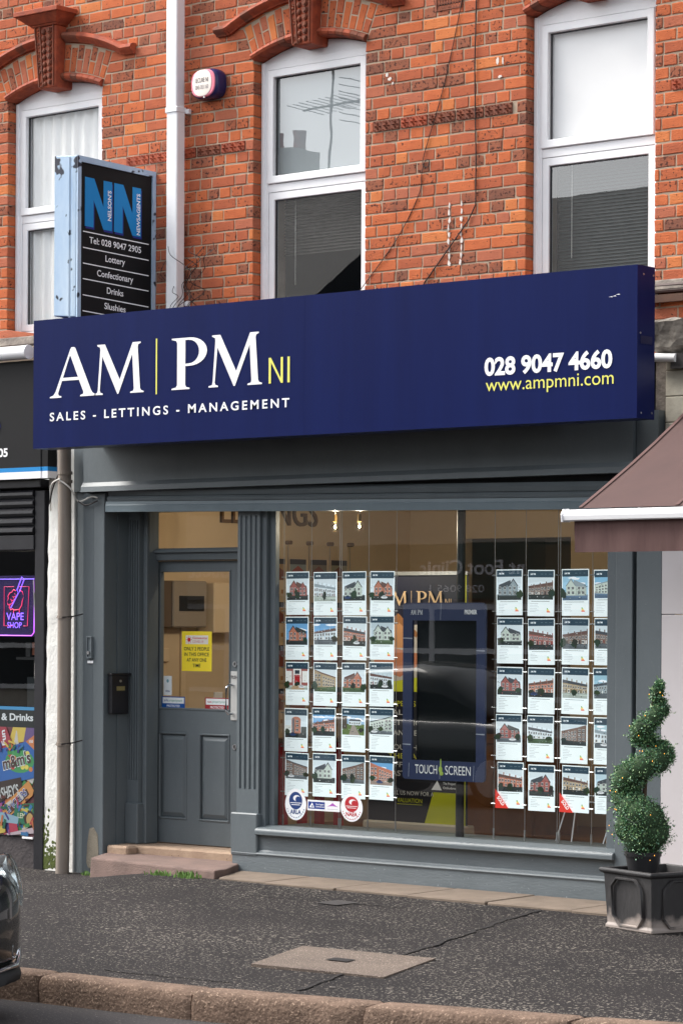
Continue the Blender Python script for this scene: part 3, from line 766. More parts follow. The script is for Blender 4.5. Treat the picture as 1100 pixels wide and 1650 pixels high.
e0 = N_-Vector((.045, .006, 0)); e1 = L_+Vector((.03, -.006, 0))
b.add([e0+V_*-.01, e0-V_*1.3, e0-V_*1.3+Vector((-.012, -.008, 0)), e0-V_*.01+Vector((-.012, -.008, 0))], [(0, 1, 2, 3)]); b.build('edge_trim', BLUEP, nn)
NB1 = mat('sign_blue', L(0, 134, 204), .5); NB2 = mat('sign_deep_blue', L(20, 40, 130), .4)
Ng = [(0, 0), (.32, 0), (.32, .56), (.68, 0), (1, 0), (1, 1), (.68, 1), (.68, .46), (.34, 1), (0, 1)]
NW, NH = .345, .335
for i, u0 in enumerate((.10, .47)):
    for (ma, dx, dz, dd) in ((NB2, .012, -.014, .0055), (NB1, 0, 0, .007)):
        outline('letter', [Ng], fu(u0, .135+NH, dd)+U_*dx*UW+V_*dz, (NW*UW, NH), ma, nn, u=U_, v=V_)
text('lettering', "NELSON'S", fu(.10+NW*.965, .135+NH*.80, .0085), NH*.62, .026, WHITEV, nn, u=V_, v=-U_, bold=.02)
text('lettering', "NEWSAGENTS", fu(.47+NW*.965, .135+NH*.97, .0085), NH*.85, .026, WHITEV, nn, u=V_, v=-U_, bold=.02)
for i, v in enumerate((.505, .615, .722, .828, .938, 1.047)):
    b = MB(); b.add([fu(.08, v, .006), fu(.08, v+.007, .006), fu(.92, v+.007, .006), fu(.92, v, .006)], [(0, 1, 2, 3)]); b.build('rule', WHITEV, nn)
for s_, v, wd in (('Tel: 028 9047 2905', .580, .66), ('Lottery', .685, .25), ('Confectionary', .795, .46), ('Drinks', .902, .21), ('Slushies', 1.010, .27)):
    text('lettering', s_, fu(.49, v, .006), wd*UW, .042, WHITEV, nn, u=U_, align='C', bold=.012)

# ------------------------------------------------------------------ main shop sign
sg = thing('shop_sign', (.23, -.53, 2.87), 'long navy blue fascia sign with white AM PM lettering and phone number', 'sign')
SX0, SX1, SZ0, SZ1, SY = -2.256, 2.72, 2.868, 3.75, -.62
MB().box(SX0, .2041, SY, -.44, SZ0, SZ1).build('panel', NAVY, sg)
MB().box(.2049, SX1, SY, -.44, SZ0, SZ1).build('panel', NAVY, sg)
MB().box(SX0+.12, SX1-.9, -.44, .0, SZ0+.05, SZ1-.06).build('backing_box', mat('sign_carcass', L(46, 48, 54), .7), sg)
for (y, z) in ((-.56, 3.70), (-.46, 3.70), (-.59, 3.36), (-.58, 2.90), (-.47, 2.905)):
    MB().tube([(SX1-.002, y, z), (SX1+.004, y, z)], .006, 8).build('screw', STEEL, sg)
b = MB(); b.box(SX1-.0, SX1+.003, SY+.03, -.47, 3.30, 3.345); b.build('tape_patch', NAVYD, sg)
TY = SY-.003
A_ = [[(0, 0), (.24, 0), (.24, .025), (.185, .045), (.172, .09), (.252, .335), (.603, .335), (.695, .09), (.69, .05), (.63, .025), (.63, 0), (.95, 0), (.95, .025), (.885, .06), (.85, .12), (.525, .98), (.50, 1.0), (.44, 1.0), (.42, .96), (.115, .115), (.07, .05), (0, .025)],
      [(.272, .395), (.408, .82), (.428, .82), (.582, .395)]]
M_ = [[(0, 0), (.20, 0), (.20, .025), (.145, .045), (.13, .09), (.185, .76), (.53, 0), (.555, 0), (.862, .77), (.90, .09), (.89, .045), (.82, .025), (.82, 0), (1.12, 0), (1.12, .025), (1.06, .045), (1.04, .09), (.985, .90), (.995, .95), (1.05, .975), (1.05, 1.0), (.87, 1.0), (.582, .285), (.245, 1.0), (.07, 1.0), (.07, .975), (.13, .945), (.14, .90), (.085, .10), (.07, .045), (0, .025)]]
def arcp(cx, cz, rx, rz, a0, a1, n=14): return [(cx+rx*math.cos(a0+(a1-a0)*i/n), cz+rz*math.sin(a0+(a1-a0)*i/n)) for i in range(n+1)]
P_ = [[(0, 0), (.33, 0), (.33, .025), (.265, .045), (.25, .09), (.25, .45)]+arcp(.33, .725, .315, .275, -math.pi/2, math.pi/2)+[(0, 1.0), (0, .975), (.08, .95), (.10, .90), (.10, .09), (.08, .045), (0, .025)],
      [(.25, .955), (.32, .955)]+list(reversed(arcp(.315, .725, .185, .228, -math.pi/2, math.pi/2)))+[(.25, .495)]]
def ampm(parent, org, cap, mw, my, u=(1, 0, 0), v=(0, 0, 1), local=False, kx=1., ni=True):
    """AM|PM NI, all sizes in cap heights"""
    o = Vector(org); u = Vector(u); v = Vector(v)
    q = lambda x, z=0: o+u*(x*cap*kx)+v*(z*cap)
    outline('letter', A_, q(0), (cap*kx*1.35, cap), mw, parent, u, v, local=local)
    outline('letter', M_, q(1.235), (cap*kx*1.2, cap), mw, parent, u, v, local=local)
    outline('divider', [[(0, 0), (.035, 0), (.035, 1.09), (0, 1.09)]], q(2.90, -.06), (cap*kx, cap), my, parent, u, v, local=local)
    outline('letter', P_, q(3.32), (cap*kx*1.42, cap), mw, parent, u, v, local=local)
    outline('letter', M_, q(4.28), (cap*kx*1.2, cap), mw, parent, u, v, local=local)
    if ni:
        outline('letter', [[(0, 0), (.055, 0), (.055, .40), (.30, 0), (.35, 0), (.35, .485), (.295, .485), (.295, .09), (.055, .485), (0, .485)]], q(5.79), (cap*kx, cap), my, parent, u, v, local=local)
        outline('letter', [[(0, 0), (.055, 0), (.055, .485), (0, .485)]], q(6.25), (cap*kx, cap), my, parent, u, v, local=local)
ampm(sg, (-2.09, TY, 3.208), .338, WHITEV, YELV, kx=1.02)
text('lettering', 'SALES - LETTINGS - MANAGEMENT', (-2.09, TY, 3.052), 2.172, .055, WHITEV, sg, bold=.018, space=1.4)
text('lettering', '028 9047 4660', (1.628, TY, 3.170), .922, .098, WHITEV, sg, bold=.035)
text('lettering', 'www.ampmni.com', (1.638, TY, 3.073), .922, .078, YELV, sg, bold=-.002)
b = MB()
for (x, z) in ((2.56, 3.58), (2.585, 3.588), (2.535, 3.577)):
    b.add([(x-.016, TY+.002, z-.001), (x+.016, TY+.002, z-.003), (x+.008, TY+.002, z+.002)], [(0, 1, 2)])
b.build('scuff', WHITEV, sg)

# ------------------------------------------------------------------ shopfront joinery
sf = thing('shopfront', (0, 0, 0), 'grey painted timber shopfront with big display window and recessed doorway', 'shopfront')
# left pillar in three boards
for (xa, xb, y) in ((-2.475, -2.372, .012), (-2.369, -2.262, -.022), (-2.259, -2.15, -.03)):
    MB().box(xa, xb, y, .1, -.14, 2.60 if xa < -2.4 else 2.585).build('pillar_board', GREY, sf, bevel=.004)
FLAKE = mat('flaked_render', L(150, 142, 126), .9, L(120, 112, 100), 8, .3, bump=.5)
MB().prism([(-2.31, -.02), (-2.29, -.06), (-2.2, -.05), (-2.19, .06), (-2.2, .18), (-2.24, .23), (-2.28, .22), (-2.3, .12)], -.0325, -.0).build('bare_patch', FLAKE, sf)
# key switch
b = MB(); b.frame(-2.306, -2.254, 1.42, 1.575, .01, -.05, -.02); b.box(-2.30, -2.26, -.04, -.02, 1.425, 1.57); ko = b.build('shutter_switch', GREY2, sf, bevel=.002)
MB().tube([(-2.28, -.04, 1.46), (-2.28, -.058, 1.46)], .012, 10).build('key_barrel', STEEL, ko)
MB().box(-2.308, -2.252, -.033, -.02, 1.386, 1.404).build('white_label', WHITEV, sf)
# recess: side walls, ceiling
MB().box(-2.16, -2.14, .1, .46, .05, 2.62).build('recess_side', GREY, sf)
MB().prismz([(-.93, .075), (-.905, .075), (-1.03, .46), (-1.06, .46)], .112, 2.62).build('recess_side', GREY, sf)
MB().box(-2.14, -.93, .02, .46, 2.52, 2.62).build('recess_ceiling', GREY, sf)
def fluted(x0, x1, y, z0, z1, name, n=4, yb=None, base=None):
    """pilaster with sunk flutes, plain ends and a base block"""
    wdt = x1-x0; fw_ = wdt/(n*2+1.4); gap = (wdt-n*fw_)/(n+1); b = MB(); yb = yb or y+.07
    pts = [(x0, y)]
    for i in range(n):
        a = x0+gap+i*(fw_+gap)
        pts += [(a, y), (a+fw_*.15, y+.010), (a+fw_*.5, y+.014), (a+fw_*.85, y+.010), (a+fw_, y)]
    pts += [(x1, y), (x1, yb), (x0, yb)]
    b.prismz(pts, z0+.16, z1-.10)
    b.box(x0, x1, y, yb, z0, z0+.16); b.box(x0, x1, y, yb, z1-.10, z1)
    return b.build(name, GREY, sf)
fluted(-2.138, -2.03, .2, .40, 2.50, 'fluted_pilaster', 4)
MB().box(-2.137, -2.015, .175, .28, .112, .40).build('pilaster_block', GREY, sf, bevel=.006)
MB().box(-2.029, -1.99, .235, .36, .112, 2.50).build('architrave', GREY, sf, bevel=.005)
fluted(-.915, -.717, 0, .40, 2.50, 'fluted_pilaster', 4)
MB().box(-.945, -.705, -.028, .06, .112, .40).build('pilaster_block', GREY, sf, bevel=.008)
# window surround
MB().box(-.717, -.675, .02, .1, .31, 2.5).build('window_post', GREY, sf, bevel=.004)
MB().box(-.675, -.625, .055, .1, .31, 2.5).build('window_post', GREY, sf, bevel=.004)
MB().box(2.06, 2.177, .05, .12, .31, 2.5).build('window_post', GREY, sf, bevel=.004)
MB().box(-.717, 2.177, .04, .12, 2.46, 2.56).build('window_head', GREY, sf)
# right pillar and return panel
MB().box(2.177, 2.298, -.03, .12, 0, 2.60).build('pillar_board', GREY, sf, bevel=.004)
MB().box(2.298, 2.322, .02, .12, 0, 2.60).build('shutter_channel', DARK, sf)
MB().box(2.322, 2.503, -.025, .12, 0, 2.75).build('pillar_board', GREY, sf, bevel=.004)
# sill, stall riser, plinth
MB().prismx([(-.055, .262), (.12, .262), (.12, .322), (.05, .322), (-.045, .305), (-.055, .29)], -.705, 2.18).build('window_sill', GREY, sf, bevel=.004)
MB().box(-.71, 2.177, 0, .12, .15, .262).build('stall_riser', GREY2, sf)
MB().prismx([(-.028, .125), (.1, .125), (.1, .158), (-.006, .158), (-.014, .15), (-.016, .143), (-.026, .14), (-.03, .132)], -.93, 2.177).build('plinth_bead', GREY, sf)
MB().box(-.93, 2.177, -.022, .1, -.02, .126).build('plinth', GREY2, sf)
# window glass
MB().add([(-.63, .085, .318), (2.07, .085, .318), (2.07, .085, 2.47), (-.63, .085, 2.47)], [(0, 1, 2, 3)]).build('window_pane', GLASS_SH, sf)
# fascia and moulding
MB().box(-2.31, 2.33, -.08, .12, 2.62, 2.96).build('fascia_board', GREY, sf)
MB().prismx([(-.105, 2.592), (.02, 2.592), (.02, 2.625), (-.085, 2.632), (-.088, 2.645), (-.078, 2.65), (-.078, 2.66), (-.1, 2.628)], -2.315, 2.335).build('fascia_moulding', GREY, sf)
MB().box(-2.475, -2.31, -.01, .12, 2.60, 2.96).build('fascia_return', GREY, sf)
MB().box(2.335, 2.49, -.05, .12, 2.62, 2.96).build('fascia_return', GREY, sf)
MB().box(-2.475, 2.52, .121, .32, 2.56, 3.4).build('lintel', DARK, sf)
# roller shutter, hanging slightly out of level
sh = bpy.data.objects.new('roller_shutter', None); link(sh, sf, (0, -.05, 2.5)); 
def tilt(x): return -.0172*(x+2.1)
def slat(y0, y1, za, zb, name, ma, prof=None):
    b = MB(); pr = prof or [(y0, za), (y1, za), (y1, zb), (y0, zb)]; vs = []
    for x in (-2.105, 2.172):
        for (y, z) in pr: vs.append((x, y, z+tilt(x)))
    n = len(pr); b.add(vs, [tuple(range(n-1, -1, -1)), tuple(range(n, 2*n))]+[(i, (i+1) % n, (i+1) % n+n, i+n) for i in range(n)])
    return b.build(name, ma, sh)
GREYL = mat('shutter_rail', L(112, 126, 133), .4, L(100, 114, 122), 4, .2)
slat(0, 0, 0, 0, 'bottom_rail', GREYL, [(-.066, 2.449), (-.02, 2.449), (-.02, 2.522), (-.062, 2.522), (-.064, 2.50), (-.068, 2.495)])
slat(0, 0, 0, 0, 'shutter_slat', GREY, [(-.048, 2.526), (-.01, 2.526), (-.01, 2.56), (-.040, 2.56), (-.052, 2.545)])
slat(0, 0, 0, 0, 'shutter_slat', GREY, [(-.034, 2.564), (-.005, 2.564), (-.005, 2.62), (-.03, 2.62), (-.044, 2.595)])
MB().box(-2.11, 2.175, .0, .018, 2.50, 2.66).build('shutter_box', DARK, sf)
# door frame, door
b = MB(); b.box(-2.11, -1.04, .33, .46, 2.115, 2.20); b.box(-2.14, -2.10, .33, .46, .11, 2.52); b.box(-1.215, -1.04, .331, .46, .11, 2.52); b.box(-2.10, -1.04, .33, .46, 2.46, 2.52)
b.build('door_frame', GREY, sf, bevel=.004)
MB().prismx([(.30, 2.185), (.36, 2.185), (.36, 2.125), (.33, 2.125), (.325, 2.165), (.30, 2.17)], -2.03, -.92).build('transom_drip', GREY, sf)
MB().add([(-2.1, .39, 2.2), (-1.2, .39, 2.2), (-1.2, .39, 2.47), (-2.1, .39, 2.47)], [(0, 1, 2, 3)]).build('transom_pane', GLASS_D, sf)
dr = bpy.data.objects.new('door', None); link(dr, sf, (-1.66, .4, .11))
b = MB(); DX0, DX1, DY = -2.098, -1.217, .38
gx0, gx1, gz0, gz1 = -2.003, -1.322, 1.062, 2.045
b.box(DX0, gx0, DY, DY+.045, .118, 2.112); b.box(gx1, DX1, DY, DY+.045, .118, 2.112); b.box(gx0, gx1, DY, DY+.045, gz1, 2.112); b.box(gx0, gx1, DY, DY+.045, .90, gz0)
b.box(gx0, gx1, DY, DY+.045, .118, .285); b.box(-1.728, -1.614, DY, DY+.045, .285, .90)
b.box(gx0, -1.728, DY+.02, DY+.04, .285, .90); b.box(-1.614, gx1, DY+.02, DY+.04, .285, .90)
b.build('door_leaf', GREY, dr)
for (xa, xb) in ((gx0, -1.728), (-1.614, gx1)):
    b = MB(); o = [(xa+.012, .297), (xb-.012, .297), (xb-.012, .888), (xa+.012, .888)]; i = [(xa+.05, .335), (xb-.05, .335), (xb-.05, .85), (xa+.05, .85)]
    b.add([(x, DY+.019, z) for x, z in o]+[(x, DY+.001, z) for x, z in i], [(4, 5, 6, 7), (0, 1, 5, 4), (1, 2, 6, 5), (2, 3, 7, 6), (3, 0, 4, 7)]); b.build('door_panel', GREY, dr)
    b = MB(); b.frame(xa-.0, xb+.0, .285, .90, .014, DY-.006, DY+.02); b.build('panel_moulding', GREY, dr, bevel=.004)
b = MB(); b.frame(gx0-.002, gx1+.002, gz0-.002, gz1+.002, .014, DY-.005, DY+.03); b.build('glazing_bead', GREY, dr, bevel=.003)
MB().add([(gx0, DY+.02, gz0), (gx1, DY+.02, gz0), (gx1, DY+.02, gz1), (gx0, DY+.02, gz1)], [(0, 1, 2, 3)]).build('door_pane', GLASS_D, dr)
b = MB().box(-1.313, -1.243, DY-.006, DY+.002, 1.0, 1.34); hp = b.build('push_plate', mat('plate_white', L(222, 222, 218), .35, metal=.2), dr, bevel=.002)
text('lettering', 'PUSH', (-1.305, DY-.0075, 1.288), .055, .022, INK, hp, bold=.02)
MB().tube([(-1.29, DY-.006, 1.245), (-1.30, DY-.045, 1.245), (-1.31, DY-.055, 1.225), (-1.31, DY-.055, 1.065), (-1.30, DY-.045, 1.045), (-1.29, DY-.006, 1.045)], .009, 8).build('handle', CHROME, hp, smooth=1.)
for z in (1.39, .815):
    MB().tube([(-1.275, DY+.002, z), (-1.275, DY-.008, z)], .019, 14).build('lock', STEEL, dr); MB().box(-1.279, -1.271, DY-.011, DY-.006, z-.008, z+.012).build('keyhole', DARK, dr)
# threshold and step
MB().box(-2.139, -.90, .10, .46, -.1, .111).build('threshold', STEPB, sf, bevel=.012)
MB().box(-2.139, -1.93, -.01, .10, -.1, .110).build('threshold_block', STEPB, sf, bevel=.014)
b = MB(); poly = [(-1.95, -.36), (-1.5, -.40), (-1.0, -.47), (-.66, -.50), (-.70, -.34), (-.90, .02), (-.91, .11), (-2.139, .11), (-2.139, -.035)]
n = len(poly); vs = [(x+rnd.uniform(-.006, .006), y+rnd.uniform(-.006, .006), -.14) for x, y in poly]+[(x*.995-.006, y+.012, .052+rnd.uniform(-.004, .004)) for x, y in poly]
b.add(vs, [tuple(range(n, 2*n))]+[(i, (i+1) % n, (i+1) % n+n, i+n) for i in range(n)]); b.build('step', STEPM, sf, bevel=.012, seg=2)
# letter box on the recess wall
lb = thing('letter_box', (-2.09, .09, 1.03), 'black metal letter box in the doorway recess', 'letter box')
BLKM = mat('black_metal', L(34, 34, 38), .35)
MB().box(-2.138, -2.10, .0, .175, 1.03, 1.305).build('box', BLKM, lb, bevel=.006)
MB().prismx([(-.006, 1.30), (.196, 1.30), (.196, 1.318), (-.006, 1.318)], -2.138, -2.095).build('lid', BLKM, lb, bevel=.004)
MB().box(-2.102, -2.097, .05, .13, 1.195, 1.225).build('name_plate', mat('brass_plate', L(150, 140, 96), .4, metal=.4), lb)
MB().tube([(-2.102, .085, 1.262), (-2.092, .085, 1.262)], .009, 8).build('lock', STEEL, lb)
# stickers on the door glass
SYD = DY+.017
def sticker(name, x0, x1, z0, z1, label, fn, cat='sticker', y=SYD, ma=None):
    p = Print(); fn(p, x1-x0, z1-z0); o = p.build(name, ma or PRINT, None, (x0, y, z0)); return tag(o, label, cat)
WH = L(250, 250, 250); YE = L(252, 226, 50); RD = L(206, 38, 44)
def f_(p, w_, h_):
    p.rect(0, w_, 0, h_, YE); p.rect(w_*.13, w_*.88, h_*.68, h_*.9, L(238, 232, 220)); p.oval(w_*.24, h_*.79, w_*.055, h_*.055, RD)
    for i in range(8):
        a = i*math.pi/4; p.rect(w_*.24+math.cos(a)*w_*.085-.003, w_*.24+math.cos(a)*w_*.085+.003, h_*.79+math.sin(a)*h_*.085-.003, h_*.79+math.sin(a)*h_*.085+.003, RD)
    p.text('Coronavirus', w_*.36, h_*.81, w_*.48, h_*.05, RD, .02); p.text('COVID-19', w_*.36, h_*.715, w_*.36, h_*.055, L(206, 90, 90))
    for i, s_ in enumerate(('ONLY 2 PEOPLE', 'IN THIS OFFICE', 'AT ANY ONE', 'TIME')):
        p.text(s_, w_/2, h_*(.52-.14*i), w_*(.84, .82, .66, .26)[i], h_*.085, L(50, 50, 40), .012, align='C')
sticker('notice', -1.80, -1.513, 1.335, 1.615, 'yellow notice limiting the office to two people, on the door glass', f_, 'notice')
def f_(p, w_, h_): p.rect(0, w_, 0, h_, L(232, 238, 238)); p.oval(w_*.5, h_*.74, w_*.14, h_*.09, L(120, 170, 180)); p.text('VISA', w_*.5, h_*.16, w_*.56, h_*.1, L(60, 70, 120), .02, align='C')
sticker('card_sticker', -1.975, -1.896, 1.16, 1.297, 'small white payment card sticker at left edge of door glass', f_)
def prot(c1, s_, c2):
    def f_(p, w_, h_):
        p.rect(0, w_, 0, h_, c1); p.rect(w_*.04, w_*.96, h_*.42, h_*.92, L(236, 240, 240)); p.text(s_, w_*.1, h_*.58, w_*.18, h_*.2, c2, .01); p.text('propertymark', w_*.31, h_*.58, w_*.58, h_*.2, L(60, 150, 130))
        p.text('PROTECTED', w_*.5, h_*.13, w_*.56, h_*.17, WH, .015, align='C')
    return f_
sticker('protection_sticker', -1.992, -1.768, 1.068, 1.152, 'blue protected sticker low at left on the door glass', prot(L(20, 84, 160), 'arla', L(40, 80, 150)))
sticker('protection_sticker', -1.575, -1.345, 1.066, 1.152, 'red protected sticker low on the door glass beside the handle', prot(L(160, 30, 38), 'naea', L(170, 40, 50)))
# ------------------------------------------------------------------ shop interior
BEIGE = mat('beige_wall', L(218, 194, 160), .85, L(208, 184, 150), 1.5, .2)
BROWNW = mat('brown_wall', L(150, 120, 92), .85)
WOOD = mat('wood_floor', L(140, 92, 56), .35, L(112, 70, 42), 3, .3, stretch=(1, 6, 1))
CEIL = mat('ceiling_white', L(226, 222, 214), .9)
def st(o, label): return tag(o, label, kind='structure')
FZ = .13
st(MB().box(-2.42, -2.30, .47, 3.7, 0, 2.95).build('interior_wall_side', BEIGE), 'beige plastered side wall inside the office')
b = MB(); b.box(-2.30, -1.75, 3.6, 3.7, 0, 2.95); b.box(-.72, 2.5, 3.6, 3.7, 0, 2.95); b.box(-1.75, -.72, 3.6, 3.7, 2.35, 2.95)
st(b.build('interior_wall_back', BEIGE), 'beige back wall inside the office with an open doorway')
st(MB().box(2.44, 2.5, .13, 3.6, 0, 2.95).build('interior_wall_far', BEIGE), 'interior wall at the other side of the office')
st(MB().box(-2.3, 2.44, .47, 6.0, .05, FZ).build('interior_floor', WOOD), 'brown wooden floor inside the office')
st(MB().box(-2.42, 2.5, .33, 6.0, 2.85, 2.95).build('interior_ceiling', CEIL), 'pale ceiling inside the office')
b = MB(); b.box(-2.4, -.1, 5.6, 5.7, 0, 2.95); b.box(-.2, -.1, 3.7, 5.6, 0, 2.95); b.box(-2.5, -2.4, 3.7, 5.6, 0, 2.95); st(b.build('back_room_wall', BROWNW), 'dim brown walls of the room behind the doorway')
# LETTINGS sign on the side wall
t = thing('wall_lettering', (-2.29, 2.2, 2.38), 'dark raised LETTINGS letters high on the beige interior wall', 'lettering')
LBR = mat('bronze_letters', L(110, 84, 60), .5)
for dx, ma in ((.0, mat('letter_edge', L(80, 60, 44), .6)), (.02, LBR)):
    text('lettering', 'LETTINGS', (-2.298+dx, 1.33, 2.42), 1.1, .20, ma, t, u=(0, 1, 0), bold=.0)
# cards on the side wall
for r_ in range(4):
    for c_ in range(4):
        y = 1.86+c_*.245; z = 1.88-r_*.33; p = Print(); q = random.Random(r_*9+c_)
        p.rect(0, .2, 0, .29, L(214, 190, 160)); p.rect(.005, .195, .245, .285, L(50, 44, 48)); p.rect(.005, .195, .12, .245, L(q.randint(120, 200), q.randint(110, 150), q.randint(90, 150)))
        p.poly([(.02, .125), (.02, .19), (.1, .235), (.18, .19), (.18, .125)], L(q.randint(110, 170), 70, 50))
        for k in range(5): p.rect(.02, .12, .09-k*.016, .094-k*.016, L(150, 136, 120))
        p.rect(.15, .175, .02, .05, L(170, 120, 60))
        o = p.build('wall_card', PRINT, None, (-2.285, y, z)); o.rotation_euler.z = math.radians(90)
        rows = ('top', 'second', 'third', 'lowest')[r_]; cols = ('first', 'second', 'third', 'last')[c_]
        tag(o, f'small property card on the beige interior wall, {rows} row, {cols} from the window', 'property card', 'property cards on the interior wall')
t = thing('cable_rail', (-2.27, 2.3, .3), 'slim cable rail holding the cards on the interior wall', 'display rail')
for c_ in range(5):
    y = 1.84+c_*.245; MB().tube([(-2.28, y, .35), (-2.28, y, 2.27)], .003, 5).build('cable', STEEL, t); MB().tube([(-2.3, y, 2.29), (-2.25, y, 2.29)], .016, 10).build('fixing', LBR, t)
# meters by the door
BOXG = mat('meter_box', L(150, 138, 124), .5); BOXC = mat('cream_box', L(222, 198, 164), .6)
t = thing('fuse_box', (-2.24, .9, 1.62), 'grey fuse box with dark window on wall behind the door glass', 'fuse box')
MB().box(-2.299, -2.17, .70, 1.06, 1.64, 1.98).build('case', BOXG, t, bevel=.01); MB().box(-2.172, -2.164, .76, 1.02, 1.76, 1.87).build('window', DARK, t); MB().box(-2.299, -2.19, .62, .70, 1.645, 1.975).build('side_case', mat('brown_box', L(96, 80, 66), .6), t)
MB().box(-2.2995, -2.28, .90, .95, 1.08, 1.64).build('conduit', BOXC, t)
t = thing('meter_cupboard', (-2.2, 1.2, 1.6), 'cream wall cupboard with a key in its lock seen through the door', 'cupboard')
MB().box(-2.299, -2.12, 1.08, 1.37, 1.60, 1.97).build('case', BOXC, t, bevel=.008); MB().tube([(-2.12, 1.31, 1.82), (-2.10, 1.31, 1.82)], .012, 8).build('lock', STEEL, t)
t = thing('door_entry_panel', (-2.28, .7, 1.4), 'small cream keypad panel on the wall behind the door glass', 'keypad')
MB().box(-2.299, -2.275, .63, .77, 1.39, 1.49).build('case', BOXC, t, bevel=.004); MB().box(-2.276, -2.272, .645, .695, 1.43, 1.475).build('screen', DARK, t)
MB().box(-2.299, -2.285, .63, .71, 1.56, 1.64).build('junction_box', BOXC, t)
t = thing('wall_socket', (-2.28, 1.3, 1.09), 'white wall socket seen low through the door glass', 'socket')
MB().box(-2.299, -2.285, 1.27, 1.36, 1.07, 1.16).build('plate', UPVC, t, bevel=.003)

